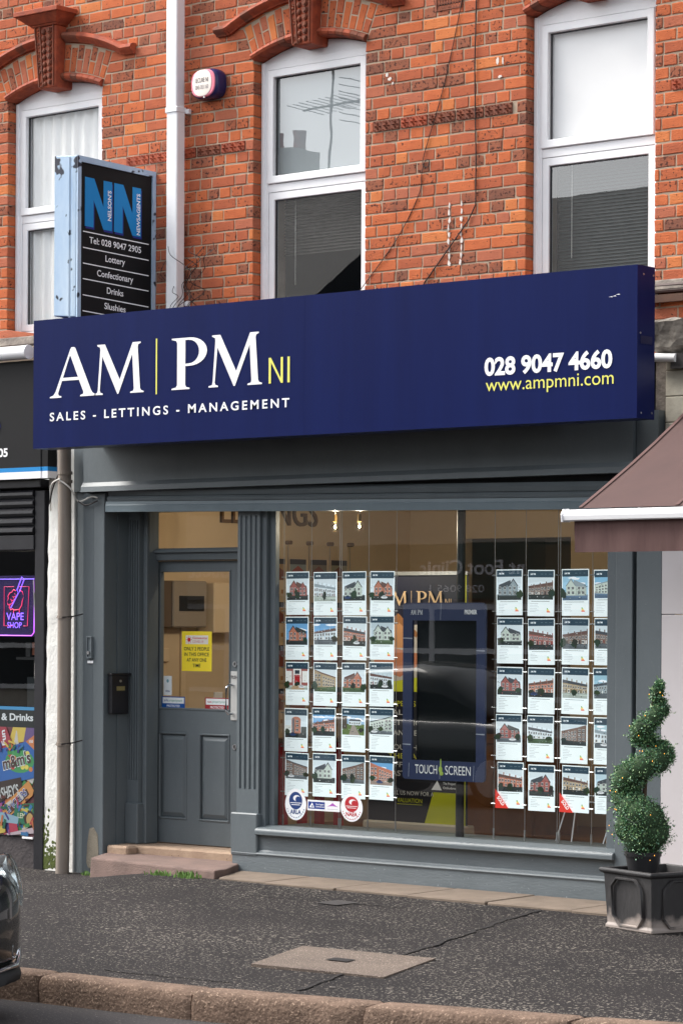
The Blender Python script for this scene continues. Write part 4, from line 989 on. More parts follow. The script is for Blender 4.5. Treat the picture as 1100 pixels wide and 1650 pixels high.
# ------------------------------------------------------------------ property cards in the window
TEAL = L(38, 62, 78)
def foliage(p, q, x, z, rx, rz, col, n=3):
    for _ in range(n):
        c = tuple(v*q.uniform(.6, 1.3) for v in col[:3])+(1,)
        p.oval(x+q.uniform(-.3, .3)*rx, z+q.uniform(-.25, .3)*rz, rx*q.uniform(.5, .8), rz*q.uniform(.5, .8), c, 11, .28, q)
def soft(c, k=.3):
    g = c[0]*.3+c[1]*.5+c[2]*.2; return tuple((v*(1-k)+g*k)*t_ for v, t_ in zip(c[:3], (.88, .96, 1.)))+(1,)
def picture(p, x0, z0, w_, h_, kind, wall, sky, gnd, roof, seed, trees=1, car=None):
    wall, sky, gnd, roof = map(soft, (wall, sky, gnd, roof)); q = random.Random(seed); X = lambda u: x0+u*w_; Z = lambda v: z0+v*h_
    cl = lambda c, k: tuple(min(1, v*k) for v in c[:3])+(1,)
    P = lambda pts, c: p.poly([(X(u), Z(v)) for u, v in pts], c)
    Rc = lambda a, b_, c, d, col: P([(a, c), (b_, c), (b_, d), (a, d)], col)
    Rc(0, 1, 0, 1, sky); P([(0, .75), (.5, .82), (1, .7), (1, 1), (0, 1)], cl(sky, .9))
    if sky[2] > sky[0]*1.5:
        for _ in range(3): p.oval(X(q.uniform(.1, .9)), Z(q.uniform(.65, .95)), w_*.16, h_*.05, L(236, 240, 246), 10, .3, q)
    Rc(0, 1, 0, .24, gnd); P([(0, 0), (1, 0), (1, .1), (0, .16)], cl(gnd, .7))
    wd = L(52, 58, 66); wt = L(226, 226, 222)
    def window(u, v, a, b_, fr=True):
        if fr: Rc(u-.006, u+a+.006, v-.01, v+b_+.01, wt)
        Rc(u, u+a, v, v+b_, wd); Rc(u+a*.46, u+a*.54, v, v+b_, wt)
    if kind == 'terrace' or kind == 'terrace_r':
        N = q.choice([4, 5]); fl = kind == 'terrace_r'
        for i in range(N):
            f = (lambda t: t) ; a, b_ = i/N, (i+1)/N
            s0 = 1-.32*a; s1 = 1-.32*b_
            if fl: a, b_ = 1-b_, 1-a; s0, s1 = s1, s0
            P([(a, .2), (b_, .2), (b_, .2+.46*s1), (a, .2+.46*s0)], cl(wall, q.uniform(.9, 1.08)))
            P([(a, .2+.46*s0), (b_, .2+.46*s1), (b_, .2+.6*s1), (a, .2+.6*s0)], roof)
            s_ = (s0+s1)/2; m_ = (a+b_)/2; wN = 1/N
            Rc(b_-.045, b_-.005, .2+.58*s_, .2+.7*s_, cl(wall, .7))
            window(a+wN*.12, .2+.27*s_, wN*.26, .12*s_); window(a+wN*.58, .2+.27*s_, wN*.26, .12*s_)
            if q.random() < .5: Rc(a+wN*.08, a+wN*.5, .2, .2+.2*s_, wt)
            window(a+wN*.14, .2+.06*s_, wN*.28, .11*s_); Rc(a+wN*.64, a+wN*.82, .2, .2+.19*s_, q.choice([L(40, 44, 56), L(120, 36, 36), wt, L(46, 60, 52)]))
        Rc(0, 1, .18, .23, cl(gnd, .6))
    elif kind in ('gable', 'gable2', 'gable_l'):
        if kind == 'gable_l': A = lambda u: 1-u
        else: A = lambda u: u
        Pm = lambda pts, c: P([(A(u), v) for u, v in (pts if kind != 'gable_l' else pts[::-1])], c)
        Pm([(.45, .2), (.95, .2), (.95, .52), (.45, .6)], cl(wall, .85)); Pm([(.42, .6), (.95, .52), (.92, .66), (.45, .86)], roof)
        Pm([(.14, .2), (.52, .2), (.52, .62), (.33, .9), (.14, .62)], wall); Pm([(.12, .6), (.33, .93), (.54, .6), (.5, .6), (.33, .86), (.16, .6)], cl(roof, .8))
        if kind == 'gable2': Pm([(.6, .2), (.9, .2), (.9, .58), (.75, .82), (.6, .58)], cl(wall, 1.05)); Pm([(.58, .57), (.75, .85), (.92, .57), (.89, .57), (.75, .78), (.62, .57)], roof)
        for u in ((.2, .37, .62, .78) if kind != 'gable_l' else (.08, .28, .5, .68)):
            window(u, .46, .08, .11); window(u, .26, .09, .12)
    elif kind == 'block' or kind == 'block_l':
        A = (lambda u: u) if kind == 'block' else (lambda u: 1-u); fl = kind == 'block_l'
        Pm = lambda pts, c: P([(A(u), v) for u, v in (pts[::-1] if fl else pts)], c)
        Pm([(.0, .18), (.36, .2), (.36, .8), (.0, .97)], cl(wall, .82)); Pm([(.36, .2), (1, .24), (1, .62), (.36, .8)], wall); Pm([(.36, .8), (1, .62), (1, .67), (.36, .86)], roof); Pm([(0, .97), (.36, .8), (.36, .86), (0, 1)], roof)
        for i in range(5):
            for j in range(3):
                u = .41+i*.115; s_ = 1-.09*i; a = A(u) if not fl else A(u)-.07
                window(a, .26+j*.165*s_, .065, .10*s_)
        for i in range(2):
            for j in range(3): a = A(.06+i*.15) if not fl else A(.06+i*.15)-.09; window(a, .27+j*.2, .09, .11)
    elif kind == 'door':
        Rc(0, 1, .2, 1, wall); Rc(.32, .7, .2, 1, wt); Rc(.38, .64, .22, .72, L(168, 34, 40)); Rc(.4, .62, .76, .94, wd); Rc(.74, 1, .35, .9, wt); Rc(0, .26, .35, .9, wt); P([(.3, .2), (.72, .2), (.86, 0), (.2, 0)], L(176, 150, 120))
    elif kind == 'lane':
        Rc(0, 1, 0, .55, L(92, 112, 60)); P([(.45, .52), (.55, .52), (.8, 0), (.3, 0)], L(150, 140, 132)); Rc(.3, .85, .5, .7, wall); P([(.28, .7), (.87, .7), (.8, .8), (.36, .8)], roof)
        for i in range(5): window(.34+i*.1, .55, .05, .09)
        Rc(.0, .22, .3, .95, L(70, 62, 54))
    elif kind == 'tower':
        Rc(.3, .72, .2, .82, wall); p.oval(X(.51), Z(.8), w_*.21, h_*.14, wall, 16); Rc(.34, .42, .22, .86, L(90, 110, 120)); Rc(.74, 1, .2, .5, L(70, 76, 74)); Rc(0, .28, .2, .55, L(214, 218, 214))
        for j in range(3): window(.5, .3+j*.19, .12, .1)
    for _ in range(34):
        u, v = q.uniform(.01, .95), q.uniform(.02, .66); a, e = q.uniform(.012, .05), q.uniform(.01, .04); Rc(u, min(.99, u+a), v, v+e, cl(q.choice([wall, gnd, DK, DK, L(60, 70, 72), L(206, 212, 214)]), q.uniform(.5, 1.2)))
    g = L(40, 54, 40)
    for i in range(trees):
        foliage(p, q, X(q.choice([.05, .12, .88, .95, .5])), Z(.26), w_*.15, h_*q.uniform(.12, .24), g, 3)
    if car: p.oval(X(car[0]), Z(.14), w_*.15, h_*.055, car[1], 12); p.oval(X(car[0]), Z(.19), w_*.09, h_*.05, cl(car[1], .6), 10)
OR, RE, WT, CR, BN, YB, GY = L(206, 106, 62), L(176, 78, 66), L(214, 218, 222), L(200, 206, 190), L(134, 98, 82), L(186, 150, 100), L(146, 158, 164)
S0, SB, SG = L(226, 232, 236), L(86, 170, 228), L(196, 208, 214); AS, GN, DK, BL = L(110, 116, 122), L(86, 112, 66), L(52, 60, 60), L(92, 124, 158); RF, RB = L(70, 74, 82), L(112, 72, 62)
CARDS = {'L': [
    [('gable2', RE, S0, DK, RB, 'red brick house with twin gables'), ('terrace', WT, S0, CR, GY, 'long white terrace'), ('gable_l', CR, S0, DK, RF, 'pale rendered gable end'), ('gable2', OR, S0, DK, RB, 'orange brick villas behind a bare tree')],
    [('gable', OR, SB, DK, DK, 'sharp white and brick gable under blue sky'), ('terrace_r', WT, SB, AS, RB, 'wide street with pale houses'), ('terrace', OR, S0, DK, RF, 'orange terrace with white bays'), ('gable2', CR, SG, GN, RF, 'grey rendered house with two peaks')],
    [('door', RE, S0, CR, RB, 'bright red front door close up'), ('block', YB, S0, GN, RB, 'ivy covered brick corner house'), ('gable_l', OR, S0, GN, RB, 'orange brick gable beside a lawn'), ('terrace', WT, SG, DK, RB, 'white bay fronted terrace with parked cars')],
    [('tower', OR, S0, DK, RF, 'round ended orange tower of flats'), ('terrace_r', OR, SB, DK, RB, 'orange terrace above a dark hedge'), ('lane', WT, L(150, 190, 224), GN, RF, 'path climbing through lawn to white house'), ('block_l', CR, SG, AS, RF, 'cream flats with white car in front')],
    [('block', BN, S0, AS, RF, 'brown brick flats seen along the wall'), ('gable_l', CR, S0, DK, RF, 'pale flats behind dark trees'), ('block_l', BN, SG, AS, RB, 'brown flats round a parking yard'), ('block', OR, SB, L(186, 150, 130), OR, 'orange mill under vivid blue sky')]],
 'R': [
    [('gable_l', GY, S0, DK, RF, 'grey gabled house with white forecourt'), ('terrace_r', BN, S0, DK, RB, 'brown semi above green bushes'), ('gable', CR, L(150, 206, 236), BL, GY, 'drawn cottage with blue drive and lawn'), ('block_l', CR, L(120, 196, 236), BL, GY, 'cream block under turquoise sky')],
    [('gable', CR, S0, DK, RF, 'two cream houses behind dark bushes'), ('terrace', RE, S0, DK, RB, 'small red terrace behind a wall'), ('terrace_r', BN, SG, AS, RB, 'brown semis with blue bin'), ('terrace', BN, S0, AS, RF, 'brown house with white porch')],
    [('gable2', RE, S0, DK, RF, 'red and white villas with dormers'), ('terrace_r', OR, S0, DK, RB, 'orange terrace along dark street'), ('terrace', YB, S0, CR, RF, 'yellow brick pair with pale forecourt'), ('terrace_r', GY, L(150, 200, 220), AS, RF, 'grey blue terrace with white fence')],
    [('gable', RE, S0, AS, DK, 'tall red gable leaning on white wall'), ('terrace', WT, S0, GN, RF, 'plain white terrace with green hedge'), ('block_l', BN, S0, DK, BN, 'brick garages down an alley'), ('terrace', WT, L(170, 210, 220), AS, GY, 'washed out pale blue terrace')],
    [('terrace', OR, S0, DK, RB, 'orange terrace with a red sold corner'), ('gable_l', RE, S0, DK, RF, 'dark red gable with white car'), ('terrace', YB, S0, DK, RB, 'tan terrace with a red sold corner'), ('gable_l', CR, L(190, 214, 226), DK, RF, 'pale gabled house under grey sky')]]}
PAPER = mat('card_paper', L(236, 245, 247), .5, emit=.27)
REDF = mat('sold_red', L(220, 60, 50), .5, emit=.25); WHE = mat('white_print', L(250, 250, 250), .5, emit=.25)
CW, CH, CY_ = .205, .290, .20
colX = {'L': [-.656, -.412, -.158, .076], 'R': [1.113, 1.356, 1.613, 1.860]}
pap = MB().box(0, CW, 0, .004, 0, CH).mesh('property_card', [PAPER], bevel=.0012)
sd_ = 0
for side in 'LR':
    for r_ in range(5):
        for c_ in range(4):
            kind, wall_c, sky_c, gnd, roof, desc = CARDS[side][r_][c_]; sd_ += 1; q = random.Random(500+sd_)
            x0 = colX[side][c_]+(.012*(r_ == 4) if side == 'R' else -.004*(r_ >= 3))+q.uniform(-.004, .004); z0 = 2.022-CH-.3045*r_+q.uniform(-.004, .004)+(.004*c_ if side == 'L' and r_ else 0)
            o = bpy.data.objects.new('property_card', pap); link(o, None, (x0, CY_, z0)); o.rotation_euler.y = math.radians(q.uniform(-.7, .7))
            rows = ('top', 'second', 'third', 'fourth', 'bottom')[r_]
            where = 'left' if side == 'L' else 'right'
            tag(o, f'lit card picturing {desc}, {rows} row, {where} window display', 'property card', 'property cards hung in the window')
            p = Print(); p.rect(.005, CW-.005, .243, CH-.006, TEAL)
            p.text('AM', .02, .258, .018, .011, L(220, 226, 230), .02); p.text('PM', .043, .258, .018, .011, L(220, 226, 230), .02)
            for k in range(3): p.rect(.1+k*.032, .12+k*.032+q.uniform(-.006, .004), .262, .266, L(86, 104, 116))
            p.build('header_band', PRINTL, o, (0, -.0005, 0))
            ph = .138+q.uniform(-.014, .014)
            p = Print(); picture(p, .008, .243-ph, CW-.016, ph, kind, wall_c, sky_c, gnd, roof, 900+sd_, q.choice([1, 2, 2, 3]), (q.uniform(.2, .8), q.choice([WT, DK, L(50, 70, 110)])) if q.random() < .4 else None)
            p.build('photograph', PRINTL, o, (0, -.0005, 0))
            p = Print(); zt_ = .243-ph-.012
            p.rect(.03, .17, zt_, zt_+.003, L(120, 126, 130))
            for k in range(8):
                if zt_-.014-k*.010 < .02: break
                p.rect(.02, .02+q.uniform(.03, .075), zt_-.015-k*.010, zt_-.0125-k*.010, L(178, 184, 188))
            if q.random() < .85:
                for k, c in enumerate((L(40, 140, 70), L(150, 180, 60), L(240, 200, 60), L(235, 140, 60), L(214, 60, 44))):
                    p.rect(.150, .158+k*.0045, .047-k*.0055, .0515-k*.0055, c)
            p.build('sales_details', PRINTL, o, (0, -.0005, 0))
            if side == 'R' and r_ == 4 and c_ in (0, 2):
                f = MB().add([(-.012, -.007, -.002), (.092, -.007, -.002), (-.012, -.007, .12)], [(0, 1, 2)]).build('sold_flash', REDF, o, local=True)
                text('lettering', 'SOLD', (.001, -.0075, .062), .068, .022, WHE, f, u=Vector((1, 0, -1.1)).normalized(), v=Vector((1.1, 0, 1)).normalized(), bold=.03, local=True)
# cable racks that hold them
for side, xs_ in (('left', (-.677, -.433, -.186, -.170, .062, .296)), ('right', (1.095, 1.338, 1.586, 1.603, 1.846, 2.085))):
    t = thing('cable_display', (xs_[2], .203, .32), f'thin steel cables holding the cards in the {side} part of window', 'display rack')
    for x in xs_:
        MB().tube([(x, .205, .31), (x, .205, 2.6)], .0022, 5).build('cable', STEEL, t)
        MB().tube([(x, .205, .318), (x, .205, .385)], .0062, 8).build('tensioner', STEEL, t)
        for r_ in range(5):
            for dz in (.028, .255):
                z = 2.022-CH-.3045*r_+dz; MB().tube([(x-.016, .2, z), (x+.016, .2, z)], .0045, 6).build('clip', STEEL, t)
# window board inside
st(MB().box(-.7, 2.44, .125, .47, .10, .312).build('window_board', GREY2), 'grey window board inside the display window')
# stickers on the window glass
GY_ = .0835
def arla(word, c1):
    def f_(p, w_, h_):
        p.oval(w_/2, h_/2, w_/2, h_/2, L(244, 246, 248), 36); p.oval(w_/2, h_*.62, w_*.31, h_*.28, c1, 30); p.oval(w_*.55, h_*.70, w_*.17, h_*.10, L(240, 240, 244), 14); p.oval(w_*.62, h_*.66, w_*.13, h_*.10, c1, 14)
        p.rect(w_*.24, w_*.76, h_*.54, h_*.56, WH); p.rect(w_*.3, w_*.7, h_*.48, h_*.5, WH); p.text(word, w_/2, h_*.2, w_*.52, h_*.13, c1, .04, align='C')
        for i in range(13):
            a = math.pi*(1.12+.76*i/12); p.rect(w_/2+math.cos(a)*w_*.42-.003, w_/2+math.cos(a)*w_*.42+.003, h_/2+math.sin(a)*h_*.42-.004, h_/2+math.sin(a)*h_*.42+.004, c1)
    return f_
sticker('membership_sticker', -.552, -.366, .364, .574, 'oval white ARLA sticker with blue emblem at foot of window', arla('ARLA', L(24, 60, 120)), y=GY_)
sticker('membership_sticker', -.068, .119, .378, .562, 'oval white NAEA sticker with red emblem at foot of window', arla('NAEA', L(186, 36, 46)), y=GY_)
def f_(p, w_, h_):
    p.rect(0, w_, 0, h_, L(244, 244, 246)); p.rect(w_*.03, w_*.54, h_*.16, h_*.84, L(36, 62, 140)); p.poly([(w_*.06, h_*.28), (w_*.22, h_*.28), (w_*.15, h_*.76)], WH); p.poly([(w_*.12, h_*.36), (w_*.19, h_*.36), (w_*.155, h_*.56)], L(36, 62, 140))
    p.text('The Property', w_*.26, h_*.54, w_*.26, h_*.13, WH, .02); p.text('Ombudsman', w_*.26, h_*.33, w_*.26, h_*.13, WH, .02); p.poly([(w_*.6, h_*.46), (w_*.68, h_*.56), (w_*.78, h_*.82), (w_*.88, h_*.56), (w_*.96, h_*.46), (w_*.78, h_*.52)], L(180, 90, 190)); p.rect(w_*.62, w_*.94, h_*.2, h_*.24, L(190, 190, 196))
sticker('membership_sticker', -.357, -.075, .436, .506, 'white strip sticker with blue ombudsman panel and purple roof mark', f_, y=GY_)

# touch screen
ts = thing('touch_screen', (.67, .15, .3), 'navy framed touch screen display fixed to black pole behind glass', 'touch screen')
SCN = mat('screen_frame', L(44, 55, 90), .4, L(50, 61, 96), 4, .2)
fy0, fy1 = .132, .15; ox0, ox1, oz0, oz1 = .335+.075, 1.0+.075, .675, 1.815
ix0, ix1, iz0, iz1 = ox0+.078, ox1-.070, .80, 1.70
def rrect(x0, x1, z0, z1, r, n=5):
    out = []
    for (cx, cz, a0) in ((x1-r, z0+r, -90), (x1-r, z1-r, 0), (x0+r, z1-r, 90), (x0+r, z0+r, 180)):
        for i in range(n+1): a = math.radians(a0+90*i/n); out.append((cx+r*math.cos(a), cz+r*math.sin(a)))
    return out
oo = rrect(ox0, ox1, oz0, oz1, .028); ii = rrect(ix0, ix1, iz0, iz1, .004); n = len(oo)
b = MB(); b.add([(x, fy0, z) for x, z in oo]+[(x, fy0, z) for x, z in ii]+[(x, fy1, z) for x, z in oo]+[(x, fy1, z) for x, z in ii],
    [(i, (i+1) % n, n+(i+1) % n, n+i) for i in range(n)]+[(2*n+i, 2*n+(i+1) % n, (i+1) % n, i) for i in range(n)]+[(n+i, n+(i+1) % n, 3*n+(i+1) % n, 3*n+i) for i in range(n)])
b.build('frame', SCN, ts)
MB().box(ix0+.012, ix1-.002, .165, .20, iz0-.01, iz1+.01).build('screen', mat('screen_glass', L(20, 24, 26), .06, spec=.6), ts)
MB().box(ix0+.02, ix1-.02, .2, .26, iz0+.1, iz1-.1).build('back_case', BLKM, ts)
WSC = mat('scratch_white', L(170, 176, 190), .6)
for (x0, x1, z0, z1) in ((ox0, ix0, 1.583, 1.588), (ox0, ix0-.01, .897, .902), (ix1, ox1, 1.508, 1.513), (ix1, ox1, .978, .983), (.715, .718, 1.705, 1.812), (.715, .718, .685, .79), (.46, .463, .69, .78), (.985, .988, .68, .78)):
    MB().add([(x0, fy0-.0008, z0), (x1, fy0-.0008, z0-.003 if x1-x0 > .03 else z0), (x1+(0 if x1-x0 > .03 else .004), fy0-.0008, z1), (x0+(0 if x1-x0 > .03 else .004), fy0-.0008, z1)], [(0, 1, 2, 3)]).build('joint_scratch', WSC, ts)
LW = mat('frame_white', L(255, 255, 255), .5)
ampm(ts, (ox0+.062, fy0-.001, 1.737), .032, LW, LW, kx=.55, ni=False)
text('lettering', 'PREMIER', (ox1-.165, fy0-.001, 1.742), .1, .026, LW, ts, bold=.04)
text('lettering', 'TOUCH', (ox0+.105, fy0-.001, .715), .18, .056, LW, ts, bold=.0)
text('lettering', 'SCREEN', (ox0+.35, fy0-.001, .715), .205, .056, LW, ts, bold=.0)
GRN = mat('icon_green', L(170, 196, 90), .5); hx = ox0+.317
b = MB(); b.ball((hx-.004, fy0-.001, .745), .015, .002, .022); b.ball((hx-.002, fy0-.001, .785), .006, .002, .03); b.ball((hx+.004, fy0-.001, .72), .016, .002, .014); b.build('hand_icon', GRN, ts)
MB().tube([(.79, .25, .13), (.79, .25, 2.85)], .028, 14).build('pole', BLKM, ts, smooth=1.)

# roll-up banner behind
bn = thing('roll_up_banner', (-.15, 1.0, FZ), 'dark navy roll-up banner with yellow corner standing behind touch screen', 'banner')
p = Print(); BW_, BH_ = .83, 1.70
NVY = L(22, 22, 44); YG = L(196, 196, 30)
p.rect(0, BW_, 0, BH_, NVY); p.rect(0, BW_, .88, 1.36, L(186, 178, 170)); p.poly([(.0, .88), (BW_, .88), (BW_, 1.06), (0, .94)], YG)
p.poly([(.03, 1.06), (.26, 1.0), (.42, 1.08), (.44, 1.16), (.2, 1.2), (.03, 1.18)], L(190, 120, 86)); p.poly([(.1, 1.2), (.1, 1.32), (.24, 1.4), (.36, 1.32), (.36, 1.2)], L(196, 140, 96)); p.poly([(.06, 1.3), (.24, 1.44), (.42, 1.3), (.4, 1.27), (.24, 1.38), (.08, 1.27)], L(150, 100, 60))
p.rect(0, BW_, 0, .90, L(24, 22, 30))
p.poly([(.48, 0), (BW_, 0), (BW_, .52), (.66, .52)], YG); p.poly([(BW_-.06, 1.5), (BW_, 1.36), (BW_, BH_), (BW_-.03, BH_)], YG)
for s_, z, c, wd in (('EXPERTS IN', .80, L(190, 184, 40), .32), ('SALES', .74, L(200, 196, 190), .2), ('LETTINGS', .67, L(200, 196, 190), .32), ('MANAGEMENT', .60, L(200, 196, 190), .42), ('YOUR HOME', .50, L(200, 196, 190), .4), ('THE SALES', .44, L(196, 190, 60), .36), ('OFFICES IN', .38, L(200, 196, 190), .36), ('EAST BELFAST', .32, L(200, 196, 190), .44)):
    p.text(s_, .16, z, wd, .035, c, .01)
p.text('CALL US NOW FOR A', .16, .19, .4, .028, L(206, 202, 196), .01); p.text('VALUATION', .24, .14, .22, .028, YG, .01); p.rect(.24, .46, .125, .129, YG)
p.text('LETTINGS', .62, .46, .14, .022, L(40, 40, 30), .02); p.text('028 9047 4660', .58, .425, .18, .02, L(60, 60, 40)); p.text('WEBSITE', .63, .36, .12, .022, L(40, 40, 30), .02); p.text('ampmni.com', .6, .325, .16, .02, L(60, 60, 40))
p.rect(.52, .78, .22, .31, L(30, 28, 36)); p.poly([(.54, .235), (.63, .235), (.59, .30)], WH); p.text('The Property', .64, .275, .12, .016, WH, .01); p.text('Ombudsman', .64, .245, .12, .016, WH, .01)
po = p.build('printed_sheet', PRINT, bn, (-.57, 1.0, .31), local=False)
TAN = mat('banner_tan', L(196, 166, 130), .6)
ampm(bn, (-.50, .985, 1.80), .10, TAN, TAN, kx=1.02)
MB().box(-.585, .275, 1.001, 1.006, .31, 2.02).build('backing_sheet', BLACK, bn); MB().box(-.60, .29, .95, 1.07, .235, .315).build('base', mat('banner_base', L(196, 186, 170), .4), bn, bevel=.01)
MB().box(-.585, .275, .99, 1.012, 2.01, 2.035).build('top_rail', STEEL, bn)
for x in (-.45, .14): MB().box(x-.04, x+.04, .9, 1.12, FZ, .236).build('foot', STEEL, bn, bevel=.008)
# small furniture seen below the cards
RDP = mat('red_legs', L(176, 34, 40), .4)
t = thing('red_legged_table', (-1.0, .95, FZ), 'low table with bright red legs behind the left window cards', 'table')
for (x, y) in ((-1.33, .95), (-1.15, .95), (-1.33, 1.35), (-1.15, 1.35)): MB().box(x-.028, x+.028, y-.028, y+.028, FZ, .83).build('leg', RDP, t, bevel=.004)
MB().box(-1.4, -1.08, .88, 1.42, .83, .86).build('table_top', mat('dark_wood', L(96, 70, 50), .5), t, bevel=.004)
t = thing('metal_easel', (1.55, .5, FZ), 'slim metal easel legs standing low behind the right window cards', 'easel')
for (x0, z0, x1, z1) in ((1.40, .13, 1.47, .62), (1.56, .13, 1.52, .62), (1.76, .13, 1.83, .62), (1.93, .13, 1.88, .62)):
    MB().tube([(x0, .36, z0), (x1, .52, z1)], .006, 6).build('leg', STEEL, t)
for z in (.56, .60): MB().tube([(1.42, .5, z), (1.9, .5, z)], .005, 6).build('crossbar', STEEL, t)
t = thing('wooden_desk', (-.9, 2.7, FZ), 'brown wooden desk at the back of the office', 'desk')
WDK = mat('desk_wood', L(150, 104, 66), .5, L(126, 84, 52), 4, .3)
MB().box(-1.5, -.2, 2.4, 3.0, .80, .84).build('desk_top', WDK, t, bevel=.004); MB().box(-1.48, -.22, 2.42, 2.45, FZ, .8).build('front_panel', WDK, t)
for x in (-1.48, -.25): MB().box(x, x+.04, 2.45, 2.98, FZ, .8).build('side_panel', WDK, t)
# hanging bulbs near the top of the window
for (x, y, lb) in ((-.58, .62, 'left of two clear bulbs hanging at the top of the window'), (-.365, .62, 'right of two clear bulbs hanging at the top of the window')):
    t = thing('hanging_bulb', (x, y, 2.32), lb, 'light bulb', 'hanging bulbs')
    MB().tube([(x, y, 2.41), (x, y, 2.85)], .003, 5).build('flex', WIREW, t); MB().tube([(x, y, 2.37), (x, y, 2.42)], .014, 10).build('lamp_holder', mat('brass', L(150, 120, 70), .3, metal=.8), t)
    MB().ball((x, y, 2.335), .03, .03, .036, 14, 10).build('bulb', glass('bulb_glass', (.95, .9, .8, 1), 2.5, .08), t, smooth=2.); MB().tube([(x-.006, y, 2.365), (x-.004, y, 2.348), (x+.004, y, 2.348), (x+.006, y, 2.365)], .001, 5).build('filament', mat('filament', L(255, 214, 150), .5, emit=1.5), t)
    ld = bpy.data.lights.new('bulb_light', 'POINT'); ld.energy = 9; ld.color = (1, .88, .73); ld.shadow_soft_size = .004; lo = bpy.data.objects.new('bulb_light', ld); link(lo, t, (x, y, 2.335))
# ------------------------------------------------------------------ white strip and grey rainwater pipe between the shops
t = thing('party_pier', (-2.6, .05, -.1), 'rough white rendered pier between the two shopfronts', 'wall')
b = MB(); NZ = 40; vs = []
for i in range(NZ+1):
    z = -.14+(2.96+.14)*i/NZ; xl = -2.785+.045*max(0, min(1, (z+.1)/2.7))+rnd.uniform(-.006, .006)
    vs += [(xl, .004, z), (xl+.03, -.004+rnd.uniform(-.003, .003), z), (-2.478, -.002, z), (-2.478, .1, z), (xl, .1, z)]
b.add(vs, [(i*5+k, i*5+(k+1) % 5, (i+1)*5+(k+1) % 5, (i+1)*5+k) for i in range(NZ) for k in range(5)]); b.build('render', WHITER, t)
b = MB()
for k in range(240):
    z = -.09+abs(rnd.gauss(0, .13)); x = -2.79+rnd.random()*(.16 if z < .1 else .07); s_ = rnd.uniform(.008, .02)
    b.ball((x, .0, z), s_, .006, s_, 6, 4)
tag(b.build('moss', MOSS, t), kind='stuff')
t = thing('rainwater_pipe', (-2.48, -.1, -.1), 'grey metal rainwater pipe running down the white pier', 'pipe')
MB().tube([(-2.482, -.1, 2.9), (-2.472, -.1, 2.2), (-2.472, -.1, .3), (-2.482, -.1, -.12)], .048, 16).build('pipe', PIPEG, t, smooth=1.)
for z in (2.66, 2.72, 1.70, .80):
    MB().tube([(-2.473, -.1, z), (-2.473, -.1, z+.022)], .053, 16).build('band', PIPEG, t)
for z in (1.705, .81):
    b = MB(); b.tube([(-2.53, -.12, z), (-2.44, -.15, z+.004), (-2.41, -.08, z+.01), (-2.37, -.01, z+.03)], .005, 6); b.build('wire_tie', WIRE, t)
for k, (p0, ma) in enumerate((([(-2.46, -.16, 2.69), (-2.58, -.12, 2.66), (-2.66, -.06, 2.58), (-2.69, -.03, 2.47)], WIREW), ([(-2.47, -.16, 2.68), (-2.40, -.12, 2.62), (-2.38, -.06, 2.53), (-2.26, -.05, 2.56), (-2.2, -.05, 2.55)], WIREW), ([(-2.38, -.06, 2.53), (-2.3, -.06, 2.5), (-2.2, -.05, 2.53)], WIRE), ([(-2.50, -.14, 2.72), (-2.60, -.1, 2.62), (-2.69, -.04, 2.52)], WIRE))):
    cable('loose_wire', p0, .006, ma, ('pale wire looping left off the top of the grey pipe', 'pale wire looping from the grey pipe to the grey pillar', 'black wire sagging onto the grey pillar beside the fascia', 'black wire curling left behind the grey pipe')[k], cat='wire')

# ------------------------------------------------------------------ newsagent's next door
ns = thing('newsagent_shopfront', (-3.4, 0, -.1), 'black painted shopfront of the newsagent next door', 'shopfront')
MB().box(-2.872, -2.775, -.01, .12, -.14, 2.62).build('frame_post', BLACK, ns, bevel=.003)
MB().box(-5.0, -2.872, .02, .14, -.14, .115).build('stall_riser', mat('dark_render', L(62, 58, 60), .9, L(84, 78, 78), 12, .3, bump=.6, bscale=40), ns)
MB().box(-5.0, -2.875, -.02, .12, 2.195, 2.30).build('shutter_rail', BLACK, ns, bevel=.004)
for i in range(5):
    z = 2.305+i*.066
    MB().prismx([(-.005, z), (.05, z), (.05, z+.062), (.0, z+.062), (-.028, z+.04), (-.03, z+.02)], -5.0, -2.88).build('shutter_slat', BLACK, ns)
MB().box(-5.0, -2.78, -.05, .12, 2.64, 2.70).build('shutter_hood', BLACK, ns, bevel=.006)
MB().box(-3.0, -2.89, .0, .03, .108, .122).build('torn_paper', WHITEV, ns)
MB().add([(-5, .05, .93), (-2.872, .05, .93), (-2.872, .05, 2.2), (-5, .05, 2.2)], [(0, 1, 2, 3)]).build('window_pane', GLASS_SH, ns)
b = MB(); b.add([(-5, .14, .1), (-2.7, .14, .1), (-2.7, 2.2, .1), (-5, 2.2, .1), (-5, .14, 2.7), (-2.7, .14, 2.7), (-2.7, 2.2, 2.7), (-5, 2.2, 2.7)], [(0, 1, 2, 3), (7, 6, 5, 4), (1, 5, 6, 2), (2, 6, 7, 3), (3, 7, 4, 0)]); b.build('dark_interior', mat('newsagent_room', L(44, 42, 44), .9), ns)
MB().box(-3.9, -2.95, .9, 1.2, .95, 1.25).build('counter', mat('counter_dark', L(50, 56, 60), .5), ns)
for i in range(9): MB().box(-3.55+i*.07, -3.50+i*.07, .55, .62, 1.42+rnd.uniform(-.01, .02), 1.52).build('stock_packet', [BLKM, TERRAD, mat('packet_grey', L(110, 104, 100), .6)][i % 3], ns)
MB().box(-3.6, -2.93, .5, .65, 1.39, 1.41).build('shelf', BLKM, ns)
